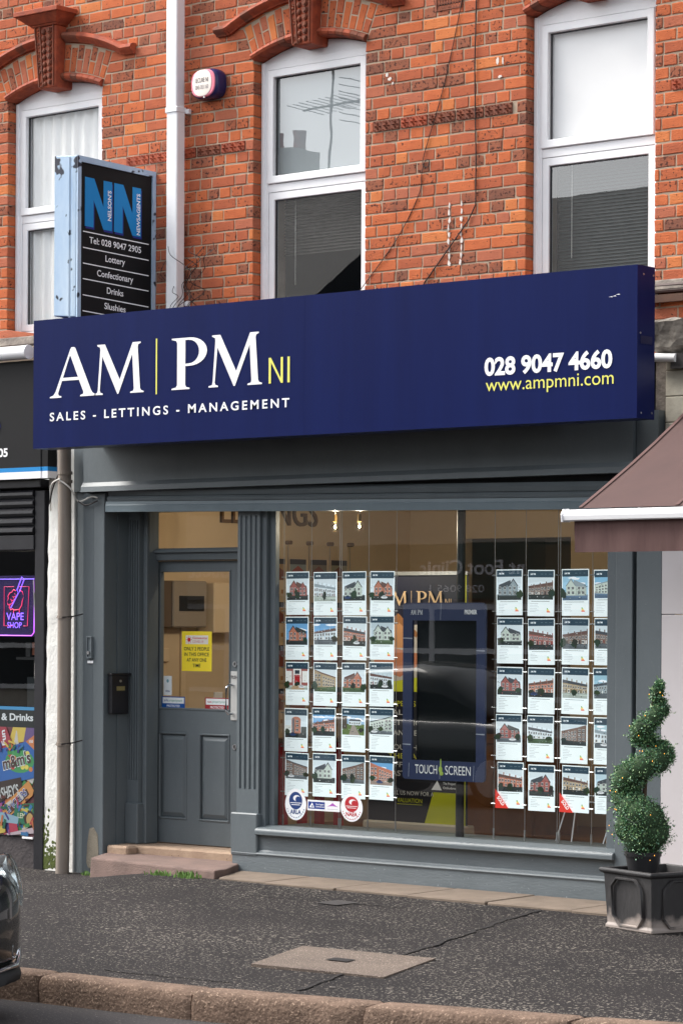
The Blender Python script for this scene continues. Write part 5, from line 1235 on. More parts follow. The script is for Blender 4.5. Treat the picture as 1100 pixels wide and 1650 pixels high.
# fascia sign of the newsagent
sn = thing('newsagent_sign', (-3.4, -.1, 2.7), 'black fascia sign with blue and white stripe along its foot', 'sign')
MB().box(-5.0, -2.72, -.10, .0, 2.70, 3.55).build('panel', NBLK, sn, bevel=.003)
MB().box(-2.7195, -2.655, -.095, .0, 2.70, 3.50).build('side_panel', NBLK, sn)
for (z0, z1, ma) in ((2.752, 2.783, NB1), (2.702, 2.752, WHITEV)):
    MB().box(-5.0, -2.7185, -.1035, -.09, z0, z1).build('stripe', ma, sn); MB().box(-2.718, -2.652, -.098, .0, z0, z1).build('stripe', ma, sn)
text('lettering', '028 9047 2905', (-3.06, -.1036, 2.868), .62, .058, WHITEV, sn, align='R', bold=.03)
b = MB(); b.ball((-3.19, -.1035, 3.09), .05, .001, .05, 20, 10); b.build('logo_disc', NB2, sn)
t = thing('awning_cassette', (-3.6, -.15, 3.56), 'white tubular awning cassette above the newsagent sign', 'awning')
MB().tube([(-5.0, -.14, 3.605), (-2.82, -.14, 3.605)], .05, 18).build('tube', UPVC, t, smooth=1.); MB().tube([(-2.82, -.14, 3.605), (-2.805, -.14, 3.605)], .052, 18).build('end_cap', UPVC, t); MB().box(-5, -2.79, -.05, .0, 3.555, 3.66).build('backing', mat('backing_stone', L(176, 162, 146), .9, L(130, 116, 104), 9, .3), t)
# neon vape sign
NP = mat('neon_purple', L(128, 92, 250), .4, emit=.7); NR = mat('neon_red', L(230, 60, 104), .4, emit=.4); NM = mat('neon_magenta', L(190, 92, 240), .4, emit=.7)
vp = thing('neon_sign', (-3.1, .0, 1.57), 'purple and red neon VAPE SHOP sign with hand holding vape', 'neon sign')
VX, VZ, VY = -3.262, 1.57, .03
ACR = mat('acrylic', L(58, 50, 92), .2, emit=.12); ACR.node_tree.nodes['Principled BSDF'].inputs['Alpha'].default_value = .6
MB().add([(VX-.05, VY+.004, VZ), (VX+.345, VY+.004, VZ), (VX+.345, VY+.004, VZ+.44), (VX-.05, VY+.004, VZ+.44)], [(0, 1, 2, 3)]).build('acrylic_panel', ACR, vp)
def neon(pts, ma, r=.0024): 
    MB().tube([(VX+x, VY, VZ+z) for x, z in pts], r, 6).build('neon_tube', ma, vp, smooth=1.)
neon([(-.05, .005), (.32, .005), (.345, .03), (.345, .44)], NM, .004); neon([(-.05, .415), (.345, .415)], NP, .0025)
neon([(.12, .075), (.03, .075), (.03, .36), (.13, .36)], NR); neon([(.19, .36), (.29, .36), (.275, .075), (.235, .075)], NR)
neon([(.10, .205), (.18, .315), (.165, .335)], NP, .004); neon([(.165, .335), (.215, .43), (.24, .415), (.19, .32)], NP, .004)
neon([(.12, .20), (.10, .19), (.085, .21), (.09, .235), (.075, .225), (.06, .25), (.075, .275), (.07, .29), (.09, .315), (.11, .32), (.13, .34), (.15, .33)], NR, .003)
neon([(.19, .335), (.22, .325), (.235, .29), (.22, .255), (.215, .225), (.19, .195), (.14, .19), (.115, .2)], NR, .003)
for k in range(3): neon([(.085+.022*k, .225+.03*k), (.12+.018*k, .245+.022*k), (.10+.02*k, .27+.02*k)], NR, .0025)
neon([(.13, .16), (.13, .19)], NR, .0025); neon([(.19, .16), (.19, .195)], NR, .0025)
for s_, x, z, wd, cp in (('VAPE', .06, .118, .18, .052), ('SHOP', .07, .06, .15, .042)): text('lettering', s_, (VX+x, VY-.004, VZ+z), wd, cp, NP, vp, bold=.004)
cable('neon_flex', [(-2.925, .03, 1.98), (-2.905, .03, 1.6), (-2.912, .035, 1.3), (-2.90, .03, 1.08)], .004, WIREW, 'white flex hanging down from the neon sign', cat='wire')
t = thing('price_star', (-2.93, .12, 1.09), 'ragged yellow green price star low in the newsagent window', 'price tag')
b = MB(); pts = [(-2.93+(.06 if i % 2 else .045)*math.cos(i*math.pi/11)*.7, 1.17+(.075 if i % 2 else .055)*math.sin(i*math.pi/11)) for i in range(22)]; b.prism(pts, .12, .123); b.build('card', mat('lime_card', L(196, 206, 50), .6), t)
# sweets poster on the lower window
p = Print(); W0, W1, H0, H1 = -3.6, -2.872, .12, 1.06; pw, ph = W1-W0, H1-H0
q = random.Random(3)
p.rect(0, pw, 0, ph, L(30, 40, 40)); p.rect(0, pw, ph-.024, ph, L(40, 160, 220)); p.text('Sweets & Drinks', pw-.03-.62, ph-.10, .62, .048, WH, .025)
x_r = pw-.008; zt = ph-.15
p.rect(0, x_r, .004, zt, L(120, 60, 70))
cols_ = [L(200, 40, 60), L(60, 150, 70), L(240, 200, 40), L(70, 60, 140), L(230, 120, 40), L(40, 130, 190), L(180, 70, 150), L(110, 50, 40), L(220, 210, 200), L(20, 110, 80)]
for k in range(90):
    x, z = q.uniform(-.02, x_r-.04), q.uniform(.03, zt-.03); a = q.uniform(0, 3.14); l_, w_ = q.uniform(.05, .12), q.uniform(.018, .04)
    pts = [(x+l_*cx*math.cos(a)-w_*cz*math.sin(a), z+l_*cx*math.sin(a)+w_*cz*math.cos(a)) for cx, cz in ((-1, -1), (1, -1), (1, 1), (-1, 1))]
    p.poly([(min(max(u, 0), x_r), min(max(v, .004), zt)) for u, v in pts], q.choice(cols_))
def bag(pts, col, s_=None, tc=WH, tx=0, tz=0, tw=.1, cap=.05, rot=0, bold=.03, sh=None):
    p.poly([(min(max(u, 0), x_r), min(max(v, .004), zt)) for u, v in pts], col)
    if s_:
        if sh: p.text(s_, tx+.004, tz-.005, tw, cap, sh, bold+.02, rot)
        p.text(s_, tx, tz, tw, cap, tc, bold, rot)
X = lambda px: (px/440*80*.0094*.74)+.345     # poster zoom to metres
Zq = lambda py: (1650-py)/1650*300/232-.23
bag([(.30, zt), (.42, zt), (.50, zt-.14), (.34, zt-.17)], L(190, 50, 70), 'Fun', WH, .425, zt-.13, .11, .045, 1.75)
bag([(.53, zt-.0), (.67, zt), (.62, zt-.10), (.55, zt-.11)], L(238, 200, 40))
bag([(.63, zt), (x_r, zt), (x_r, zt-.10), (.6, zt-.12)], L(120, 90, 150))
bag([(.2, zt-.20), (.55, zt-.12), (x_r, zt-.08), (x_r, zt-.36), (.4, zt-.42), (.2, zt-.42)], L(24, 110, 196))
p.oval(.565, zt-.245, .15, .085, L(60, 170, 90), 20); 
for c in (L(220, 50, 40), YE, L(240, 140, 40), L(60, 160, 70)):
    for _ in range(3): p.oval(.565+q.uniform(-.13, .13), zt-.245+q.uniform(-.07, .07), .022, .018, c, 10)
bag([(.63, zt-.10), (x_r, zt-.05), (x_r, zt-.16)], L(236, 130, 50), '150', WH, .665, zt-.11, .04, .02, .1)
p.text("m&m's", .395, zt-.315, .30, .085, WH, .06, .22); p.text("m&m's", .398, zt-.312, .295, .082, L(90, 60, 56), .03, .22)
bag([(.2, zt-.43), (.58, zt-.36), (.6, zt-.45), (.3, zt-.58), (.2, zt-.58)], L(70, 52, 46), "HERSHEY'S", L(220, 220, 216), .27, zt-.545, .30, .075, .2, .02)
bag([(.36, zt-.60), (.66, zt-.38), (.715, zt-.45), (.70, zt-.49), (.42, zt-.68)], L(236, 150, 40)); p.poly([(.43, zt-.60), (.64, zt-.44), (.67, zt-.48), (.46, zt-.64)], L(90, 60, 50)); p.text('SNICKERS', .45, zt-.63, .25, .05, WH, .05, .66); p.text('SNICKERS', .452, zt-.628, .245, .047, L(40, 70, 160), .02, .66)
bag([(.52, zt-.56), (x_r, zt-.54), (x_r, zt-.70), (.5, zt-.70)], L(20, 130, 90), 'Chewy', L(210, 220, 60), .565, zt-.605, .14, .035); p.text('LEMON', .55, zt-.655, .15, .035, L(240, 236, 190), .02)
bag([(.44, zt-.62), (.53, zt-.66), (.56, zt-.76), (.47, zt-.78)], L(210, 40, 80))
p.oval(.67, .135, .055, .06, L(70, 46, 36), 18); p.oval(.675, .13, .036, .045, L(222, 170, 80), 16)
bag([(.3, .10), (.55, .09), (.56, .14), (.32, .18)], L(150, 190, 210)); bag([(.42, .012), (x_r, .075), (x_r, .03), (.45, .004)], L(220, 190, 196))
for k in range(46):      # small wrappers scattered over the seams of the collage
    x, z = q.choice([q.uniform(.34, .72), q.uniform(.3, .7)]), q.choice([q.uniform(.02, .16), q.uniform(zt-.62, zt-.55), q.uniform(zt-.16, zt-.10), q.uniform(.16, .30)]); a = q.uniform(0, 3.14); l_, w_ = q.uniform(.014, .04), q.uniform(.006, .014)
    p.poly([(min(max(x+l_*cx*math.cos(a)-w_*cz*math.sin(a), 0), x_r), min(max(z+l_*cx*math.sin(a)+w_*cz*math.cos(a), .004), zt)) for cx, cz in ((-1, -1), (1, -1), (1, 1), (-1, 1))], q.choice(cols_))
p.c = [tuple(v*.62 for v in soft(c, .18)[:3])+(1,) for c in p.c]
tag(p.build('sweets_poster', PRINT, None, (W0, .012, H0)), 'bright sweets and chocolate poster filling the lower newsagent window', 'poster')

# ------------------------------------------------------------------ neighbour on the right
nr = thing('neighbouring_shopfront', (3.3, 0, 0), 'pale panelled shopfront to the right behind the spiral topiary', 'shopfront')
MB().box(2.506, 3.05, -.03, .12, -.02, 1.741).build('pale_panel', PALE, nr, bevel=.003)
MB().box(2.506, 3.05, -.03, .12, 1.745, 2.42).build('pale_panel', PALE, nr, bevel=.003)
MB().box(3.05, 5.5, .0, .12, -.02, .5).build('stall_riser', PALE, nr); MB().add([(3.05, .06, .5), (5.5, .06, .5), (5.5, .06, 2.4), (3.05, .06, 2.4)], [(0, 1, 2, 3)]).build('window_pane', mat('dark_glass', L(30, 34, 38), .05), nr)
z = 2.42; row = 0
while z < 3.27:
    h_ = .155; x = 2.512-(.0 if row % 2 else .18)
    while x < 5.5:
        xa, xb = max(x, 2.512), min(x+.40, 5.5)
        if xb-xa > .03: MB().box(xa+.002, xb-.002, -.012+rnd.uniform(-.003, .003), .12, z+.002, min(z+h_, 3.27)-.002).build('stone_block', STONE, nr, bevel=.004)
        x += .40
    z += h_; row += 1
MB().box(2.425, 2.51, .02, .12, 2.6, 3.27).build('return_stone', STONEG, nr)
# weathered stone corbel
b = MB(); prof = [(.1, 3.28), (-.02, 3.285), (-.07, 3.33), (-.085, 3.37), (-.10, 3.40), (-.115, 3.47), (-.12, 3.49), (.1, 3.495)]
xs_ = [2.46+i*.06 for i in range(30)]; vs = []
for x in xs_:
    for y, z in prof: vs.append((x, y+rnd.uniform(-.012, .012), z+rnd.uniform(-.008, .008)))
n = len(prof); b.add(vs, [(i*n+k, (i+1)*n+k, (i+1)*n+k+1, i*n+k+1) for i in range(len(xs_)-1) for k in range(n-1)]+[tuple(range(n))]); b.build('stone_cornice', mat('stone_stained', L(186, 178, 166), .9, L(86, 80, 78), 7, .2, bump=.8, bscale=30), nr)
t = thing('pipe_stub', (2.5, -.08, 3.24), 'short white pipe stub under the weathered stone cornice', 'pipe')
MB().tube([(2.43, -.06, 3.275), (2.62, -.06, 3.262)], .026, 12).build('pipe', UPVC, t, smooth=1.); MB().box(2.58, 3.3, -.06, .02, 3.20, 3.29).build('gutter_box', mat('sooty_box', L(70, 66, 66), .8), t)
t = thing('awning_bracket', (2.7, -.05, 3.6), 'rusty brown bracket bar beside the end of the blue sign', 'bracket')
MB().box(2.40, 3.4, -.05, -.02, 3.60, 3.645).build('bar', mat('rust_brown', L(96, 66, 50), .7, L(70, 48, 40), 9, .3), t); MB().box(2.425, 2.45, -.04, .0, 3.62, 3.72).build('plate', UPVC, t)
b = MB()
for z in (3.67, 3.70): b.tube([(2.44, -.03, z), (3.3, -.035, z-.004)], .016, 8)
b.build('conduit', mat('dark_conduit', L(80, 62, 58), .6), t)
# ------------------------------------------------------------------ brown awning
aw = thing('brown_awning', (4.2, -.8, 2.1), 'brown fabric awning with white front bar jutting from the right', 'awning')
CLOTH = mat('brown_canvas', L(84, 63, 60), .85, L(76, 57, 55), 3, .2, bump=.12, bscale=300)
CLOTHW = mat('brown_valance', L(84, 60, 58), .85, L(104, 80, 76), 9, .12, stretch=(2, 1, .3), bump=.1, bscale=20)
AX0, AX1, AY = 2.935, 6.2, -1.5
b = MB(); N = 12; vs = []
for i in range(N+1):
    x = AX0+(AX1-AX0)*i/N
    for j in range(7):
        u = j/6; vs.append((x, -.06+(AY+.06)*u, 3.15+(2.315-3.15)*u-(.03+.008*math.sin(i*2.2))*math.sin(math.pi*u)))
b.add(vs, [(i*7+j, i*7+j+1, (i+1)*7+j+1, (i+1)*7+j) for i in range(N) for j in range(6)]); b.build('canopy', CLOTH, aw, smooth=1.)
for k in range(3):
    x = AX0+.012+k*.62; b = MB(); pts = []
    for j in range(7): u = j/6; pts.append((x, -.06+(AY+.06)*u, 3.153+(2.315-3.15)*u-.03*math.sin(math.pi*u)+.004))
    b.add([(px-.012, py, pz) for px, py, pz in pts]+[(px+.012, py, pz) for px, py, pz in pts], [(j, j+1, j+8, j+7) for j in range(6)]); b.build('canvas_seam', CLOTHW, aw)
b = MB(); vs = []; NV = 60
for i in range(NV+1):
    x = AX0-.02+(AX1-AX0)*i/NV; wv = .006*math.sin(i*1.7)+.004*math.sin(i*.7)
    for (z, k) in ((2.265, 0), (2.2, .4), (2.13, .8), (2.075, 1)): vs.append((x+(.004 if i == 0 and z < 2.2 else 0), AY-.01+wv*k, z))
b.add(vs, [(i*4+j, i*4+j+1, (i+1)*4+j+1, (i+1)*4+j) for i in range(NV) for j in range(3)]); b.build('valance', CLOTHW, aw, smooth=1.)
MB().prismx([(AY-.045, 2.245), (AY+.02, 2.245), (AY+.03, 2.285), (AY+.01, 2.31), (AY-.03, 2.305), (AY-.05, 2.28)], 2.862, AX1).build('front_bar', UPVC, aw, bevel=.006)
MB().prismx([(AY-.05, 2.24), (AY+.025, 2.24), (AY+.034, 2.287), (AY+.012, 2.315), (AY-.034, 2.31), (AY-.056, 2.28)], 2.855, 2.863).build('end_cap', UPVC, aw)
MB().box(AX0-.05, AX1, -.12, .0, 3.10, 3.24).build('cassette', UPVC, aw, bevel=.02)
MB().tube([(3.3, -.08, 2.95), (4.3, -.8, 2.55), (3.3, AY+.02, 2.29)], .02, 8).build('arm', UPVC, aw, smooth=1.)

# ------------------------------------------------------------------ planter and spiral topiary
LEAD = mat('lead_planter', L(34, 33, 35), .5, L(58, 56, 56), 5, .25, bump=.35, bscale=22, spec=.5, stretch=(1, 1, .5))
_nt = LEAD.node_tree; _p = _nt.nodes['Principled BSDF']; _lk = _p.inputs['Base Color'].links[0].from_socket
_tc = _nt.nodes.new('ShaderNodeTexCoord'); _sx = _nt.nodes.new('ShaderNodeSeparateXYZ'); _nt.links.new(_tc.outputs['Object'], _sx.inputs[0])
_n = _nt.nodes.new('ShaderNodeTexNoise'); _n.inputs['Scale'].default_value = 9; _n.inputs['Detail'].default_value = 7; _nt.links.new(_tc.outputs['Object'], _n.inputs['Vector'])
_m1 = _nt.nodes.new('ShaderNodeMath'); _m1.operation = 'MULTIPLY_ADD'; _m1.inputs[1].default_value = -4.6; _m1.inputs[2].default_value = .42; _nt.links.new(_sx.outputs['Z'], _m1.inputs[0])
_m2 = _nt.nodes.new('ShaderNodeMath'); _m2.operation = 'ADD'; _nt.links.new(_m1.outputs[0], _m2.inputs[0]); _nt.links.new(_n.outputs['Fac'], _m2.inputs[1])
_cr = _nt.nodes.new('ShaderNodeValToRGB'); _cr.color_ramp.elements[0].position = .52; _cr.color_ramp.elements[1].position = .78; _nt.links.new(_m2.outputs[0], _cr.inputs[0])
_mx = _nt.nodes.new('ShaderNodeMix'); _mx.data_type = 'RGBA'; _nt.links.new(_cr.outputs[0], _mx.inputs[0]); _nt.links.new(_lk, _mx.inputs[6]); _mx.inputs[7].default_value = L(150, 139, 132); _nt.links.new(_mx.outputs[2], _p.inputs['Base Color'])
ang = math.atan2(-.149, .431)       # left face runs along (-.945,.327)
pl = thing('square_planter', (3.083, -.915, pave_z(3.1, -.9)), 'dark lead look square planter with octagonal panels and chalky foot', 'planter', rz=ang)
hb, ht, H = .205, .232, .335
def ring(h_, z): return [(-h_, -h_, z), (h_, -h_, z), (h_, h_, z), (-h_, h_, z)]
b = MB(); loft(b, [ring(hb+.008, 0), ring(hb+.008, .02), ring(hb, .028), ring(ht-.012, H-.03)], cap1=False); loft(b, [ring(ht-.012, H-.03), ring(ht+.006, H-.024), ring(ht+.01, H-.008), ring(ht+.004, H), ring(ht-.022, H), ring(ht-.03, H-.06)], cap0=False)
b.build('box', LEAD, pl, bevel=.004, local=True)
for k in range(4):
    b = MB(); o = [(-.085, -.13), (.085, -.13), (.135, -.075), (.135, .085), (.085, .13), (-.085, .13), (-.135, .085), (-.135, -.075)]
    vs = []
    for s_, d in ((1.06, .0), (1.03, .012), (.97, .012), (.94, .0)):
        for x, z in o: vs.append((x*s_, -(hb+(ht-hb)*((z+.165)/H))-d, z*s_+.155))
    b.add(vs, [(j*8+i, j*8+(i+1) % 8, (j+1)*8+(i+1) % 8, (j+1)*8+i) for j in range(3) for i in range(8)])
    f = b.build('octagon_moulding', LEAD, pl, local=True, smooth=.9); f.rotation_euler.z = k*math.pi/2
SOIL = mat('soil', L(52, 44, 40), .95, bump=.8, bscale=60)
MB().add(ring(ht-.026, H-.055), [(0, 1, 2, 3)]).build('soil', SOIL, pl, local=True)
TX, TYY, TZ = 2.985, -.93, pave_z(3, -.9)+H-.055
tp = thing('spiral_topiary', (TX, TYY, TZ), 'clipped spiral topiary with tiny fairy lights in black plastic pot', 'topiary')
PZ = TZ
b = MB(); b.lathe([(0, 0), (.075, 0), (.098, .12), (.104, .12), (.106, .145), (.098, .145), (.09, .12), (0, .115)], (TX, TYY, PZ), 28); b.build('pot', mat('black_plastic_pot', L(40, 40, 42), .45), tp, smooth=.7)
BARK = mat('bark', L(86, 70, 56), .9)
MB().tube([(TX, TYY, PZ+.1), (TX+.01, TYY, .75), (TX+.03, TYY, 1.05), (TX+.07, TYY, 1.33)], [.014, .012, .009, .004], 8).build('trunk', BARK, tp, smooth=1.)
# the helix that carries the foliage: (x offset, y offset, z, radius)
key = [(.00, 0, .50, .135), (.055, -.02, .535, .12), (-.06, -.03, .545, .095), (.06, -.05, .61, .105), (.03, -.08, .63, .09), (-.02, -.07, .66, .085), (-.085, -.02, .71, .088), (-.095, .01, .76, .088), (-.07, -.04, .81, .088), (-.02, -.07, .85, .085), (.04, -.07, .89, .082), (.09, -.02, .925, .078), (.10, .03, .955, .062), (.06, .06, 1.0, .05), (0.0, .05, 1.03, .05), (-.01, .0, 1.05, .062), (.0, -.03, 1.075, .066), (.035, -.045, 1.12, .064), (.075, -.03, 1.165, .058), (.095, .01, 1.205, .045), (.075, .03, 1.245, .034), (.07, .0, 1.275, .038), (.085, -.01, 1.315, .034), (.09, 0, 1.35, .022)]
key = [(x_*1.2, y_*1.1, z_, r_*1.08) for x_, y_, z_, r_ in key]
LEAF = [mat('leaf_mid', L(94, 138, 92), .45, spec=.5), mat('leaf_dark', L(64, 106, 70), .45, spec=.5), mat('leaf_light', L(148, 178, 124), .45, spec=.5), mat('leaf_blue', L(108, 152, 122), .45)]
q = random.Random(21); b = MB(); core = MB()
for (dx, dy, z, r_) in key: core.ball((TX+dx, TYY+dy, z), r_*.80, r_*.80, r_*.80, 14, 9)
core.build('inner_twigs', mat('inner_twigs', L(52, 72, 48), .95), tp, smooth=2.)
def leafat(c, d, s_, mi):
    d = Vector(d).normalized(); a = d.cross(Vector((q.uniform(-1, 1), q.uniform(-1, 1), q.uniform(-1, 1)))).normalized(); l_ = (d*.55+a*q.uniform(-.9, .9)+Vector((0, 0, q.uniform(-.2, .5)))).normalized(); wv = l_.cross(d).normalized()
    c = Vector(c); t1 = c+l_*s_; m_ = c+l_*s_*.5+d*s_*.1
    b.add([c, m_+wv*s_*.34, t1, m_-wv*s_*.34], [(0, 1, 2, 3)], mi)
for i in range(len(key)):
    x0, y0, z0, r0 = key[i]; x1, y1, z1, r1 = key[min(i+1, len(key)-1)]
    cnt = int(36000*(r0**2)*2.1)+150
    for k in range(cnt):
        u = q.random(); c = Vector((TX+x0+(x1-x0)*u, TYY+y0+(y1-y0)*u, z0+(z1-z0)*u)); rr_ = r0+(r1-r0)*u
        d = Vector((q.gauss(0, 1), q.gauss(0, 1), q.gauss(0, 1))).normalized()
        bumpy = 1+.07*math.sin(d.x*9+i)+.07*math.sin(d.z*8+d.y*7+i*2)
        leafat(c+d*rr_*q.uniform(.78, 1.02)*bumpy, d, q.uniform(.008, .0155), q.choices((0, 1, 2, 3), (40, 26, 18, 16))[0])
    for k in range(2):
        d = Vector((q.gauss(0, 1), q.gauss(0, 1), q.gauss(0, .8))).normalized(); base = Vector((TX+x0, TYY+y0, z0))+d*r0
        for m_ in range(4): leafat(base+d*.008*m_, d, .014, 2)
b.build('foliage', LEAF, tp)
BEAD = mat('fairy_light', L(255, 176, 70), .4, emit=.8)
b = MB(); wr = []
for i in range(36):
    k = q.randrange(len(key)); x0, y0, z0, r0 = key[k]; d = Vector((q.gauss(0, 1), -abs(q.gauss(0, 1)), q.gauss(0, 1))).normalized(); c = Vector((TX+x0, TYY+y0, z0))+d*(r0*1.06+.003)
    b.ball(c, .0023, .0023, .0034, 6, 4)
tag(b.build('fairy_lights', BEAD, tp), kind='stuff')
b = MB(); pts = []
for i in range(150):
    f = i/149*(len(key)-1); k = min(int(f), len(key)-2); u = f-k; A = Vector(key[k][:3])*(1-u)+Vector(key[k+1][:3])*u; r0 = key[k][3]*(1-u)+key[k+1][3]*u; a = i*.7
    pts.append((TX+A.x+math.cos(a)*r0*1.05, TYY+A.y+math.sin(a)*r0*1.05, A.z+math.sin(a*1.7)*r0*.4))
b.tube(pts, .0014, 4); b.build('light_wire', mat('green_wire', L(40, 60, 44), .6), tp)

# ------------------------------------------------------------------ weeds at the foot of step and pier
WEED = mat('weed_green', L(96, 130, 56), .7, L(70, 104, 40), 20, .3)
def weed(cx, cy, n, h_, lab, sp=.05):
    b = MB()
    for i in range(n):
        x, y = cx+q.gauss(0, sp), cy+q.gauss(0, .02); z = pave_z(x, y); hh = h_*q.uniform(.4, 1); lx, ly = q.uniform(-.6, .6)*hh, q.uniform(-.6, .3)*hh; w_ = q.uniform(.002, .005)
        b.add([(x-w_, y, z-.01), (x+w_, y, z-.01), (x+lx*.5+w_*1.4, y+ly*.5, z+hh*.6), (x+lx*.5-w_*1.4, y+ly*.5, z+hh*.6), (x+lx, y+ly, z+hh)], [(0, 1, 2, 3), (3, 2, 4)])
    tag(b.build('weed_tuft', WEED), lab, 'weed', 'weeds in the pavement joints')
weed(-.86, -.54, 90, .055, 'largest green weed tuft at the right corner of the pink step', .05)
weed(-1.12, -.52, 50, .04, 'small green weed tuft along front of the pink step', .06)
weed(-2.20, -.10, 36, .04, 'small weed tuft at the foot of the grey pillar', .05)

# leaf litter near planter
b = MB(); t = None
for k, (x, y, c_) in enumerate(((3.42, -.95, L(226, 206, 150)), (3.5, -.8, L(226, 206, 150)))):
    o = MB().box(x-.025, x+.025, y-.015, y+.015, pave_z(x, y)+.001, pave_z(x, y)+.018).build('wood_wedge', mat('pale_wood', c_, .7), bevel=.003); tag(o, ('small pale wood wedge at the foot of the planter', 'pale wood wedge at the picture edge behind the planter')[k], 'wedge')

# ------------------------------------------------------------------ parked car
PAINT = mat('black_car_paint', L(22, 26, 28), .25, spec=.5, coat=1.); PLAS = mat('black_trim', L(22, 22, 24), .6)
car = thing('parked_car', (.35, -5.42, -.2), 'small black car parked by the kerb, only its front corner showing', 'car')
CX, CYc, CZ = 2.12, -5.42, -.2      # nose position, centre line, road level
def body_ring(d, hwf, zb, zt, ex, N=28):
    out = []
    for i in range(N):
        a = 2*math.pi*i/N; co, si = math.cos(a), math.sin(a)
        y = CYc+hwf*math.copysign(abs(co)**(2/ex), co); zc = (zb+zt)/2; hz = (zt-zb)/2
        out.append((CX-d, y, CZ+zc+hz*math.copysign(abs(si)**(2/ex), si)))
    return out
secs = []
for (d, hw_, zb, zt) in ((.0, .34, .34, .50), (.015, .48, .27, .60), (.06, .60, .22, .68), (.13, .685, .19, .73), (.24, .745, .18, .78), (.42, .79, .18, .83), (.75, .815, .18, .89), (1.0, .82, .18, .92), (1.6, .82, .18, .93), (2.4, .82, .18, .94), (3.0, .81, .19, .95), (3.35, .77, .22, .9), (3.5, .6, .3, .8)):
    secs.append(body_ring(d, hw_, zb, zt, 4.2))
b = MB(); loft(b, secs); b.build('body', PAINT, car, smooth=.9)
secs = [body_ring(d, hw_, .88, zt, 3.2) for (d, hw_, zt) in ((.85, .66, .93), (1.15, .70, 1.15), (1.45, .69, 1.38), (1.9, .68, 1.47), (2.5, .68, 1.45), (3.0, .67, 1.3), (3.3, .66, .95))]
b = MB(); loft(b, secs); b.build('cabin', mat('car_glass', L(18, 22, 24), .06), car, smooth=.9)
b = MB(); loft(b, [body_ring(d, hw_, .165, zt, 4) for d, hw_, zt in ((.02, .50, .24), (.07, .63, .27), (.16, .71, .27), (.4, .78, .27), (1.0, .79, .26))]); b.build('lower_bumper', PLAS, car, smooth=.9)
for sy, nm in ((1, 'kerb'), (-1, 'road')):
    yl = CYc+sy*.64
    def orient(p, yaw): return p
    n_ = Vector((.74, sy*.62, .26)).normalized(); a_ = n_.cross(Vector((0, 0, 1))).normalized(); u_ = a_.cross(n_)
    c_ = Vector((CX-.19, CYc+sy*.668, CZ+.645))+n_*.02
    hl = MB(); rings = []
    for (s_, h_) in ((.125, -.06), (.125, -.01), (.113, .008), (.08, .022), (.03, .028)):
        rings.append([tuple(c_+a_*math.cos(2*math.pi*i/24)*s_*.95+u_*math.sin(2*math.pi*i/24)*s_*1.1+n_*h_) for i in range(24)])
    loft(hl, rings); h1 = hl.build('headlight', glass('lamp_lens', (.8, .84, .84, 1), 1.3, .0), car, smooth=1.)
    rf = MB(); loft(rf, [[tuple(c_+a_*math.cos(2*math.pi*i/20)*s_+u_*math.sin(2*math.pi*i/20)*s_*1.12+n_*h_) for i in range(20)] for (s_, h_) in ((.116, -.004), (.085, -.03), (.06, -.045), (.058, -.02))], cap0=False); rf.build('reflector', CHROME, h1, smooth=1.)
    # fog lamp with chrome ring
    c_ = Vector((CX-.085, CYc+sy*.58, CZ+.345)); n_ = Vector((.85, sy*.52, 0)).normalized(); a_ = n_.cross(Vector((0, 0, 1))).normalized(); u_ = a_.cross(n_)
    fg = MB(); loft(fg, [[tuple(c_+a_*math.cos(2*math.pi*i/20)*s_+u_*math.sin(2*math.pi*i/20)*s_+n_*h_) for i in range(20)] for (s_, h_) in ((.058, -.03), (.058, .012), (.05, .02), (.04, .012), (.038, -.0))], cap0=False, cap1=False); f1 = fg.build('fog_lamp_ring', CHROME, car, smooth=1.)
    fg = MB(); loft(fg, [[tuple(c_+a_*math.cos(2*math.pi*i/20)*s_+u_*math.sin(2*math.pi*i/20)*s_+n_*h_) for i in range(20)] for (s_, h_) in ((.04, -.005), (.03, .006), (.012, .01))], cap0=False); fg.build('fog_lamp', mat('fog_lens', L(60, 62, 66), .1), f1, smooth=1.)
    b = MB(); b.tube([(CX+.01, CYc+sy*.1, CZ+.25), (CX-.005, CYc+sy*.42, CZ+.25), (CX-.055, CYc+sy*.585, CZ+.262), (CX-.125, CYc+sy*.665, CZ+.29), (CX-.17, CYc+sy*.70, CZ+.34)], .012, 8); b.build('chrome_strip', CHROME, car, smooth=1.)
for (d, sy) in ((.72, 1), (.72, -1), (2.95, 1), (2.95, -1)):
    yy = CYc+sy*.72; w1 = MB(); w1.tube([(CX-d, yy-sy*.09, CZ+.29), (CX-d, yy+sy*.1, CZ+.29)], .29, 28); ty = w1.build('tyre', PLAS, car, bevel=.02, smooth=.7)
    MB().tube([(CX-d, yy+sy*.08, CZ+.29), (CX-d, yy+sy*.108, CZ+.29)], .19, 20).build('rim', STEEL, ty)

# a second car on the far side of the road, seen only in the glass
def copy_tree(o, parent=None):
    c = o.copy(); COL.objects.link(c); c.parent = parent
    for ch in list(o.children): copy_tree(ch, c)
    return c
car2 = copy_tree(car); car2.location = (-6.4, -9.4, -.2); car2['label'] = 'dark car seen only as a reflection in the touch screen'; car2['group'] = 'cars parked in the street'; car['group'] = 'cars parked in the street'
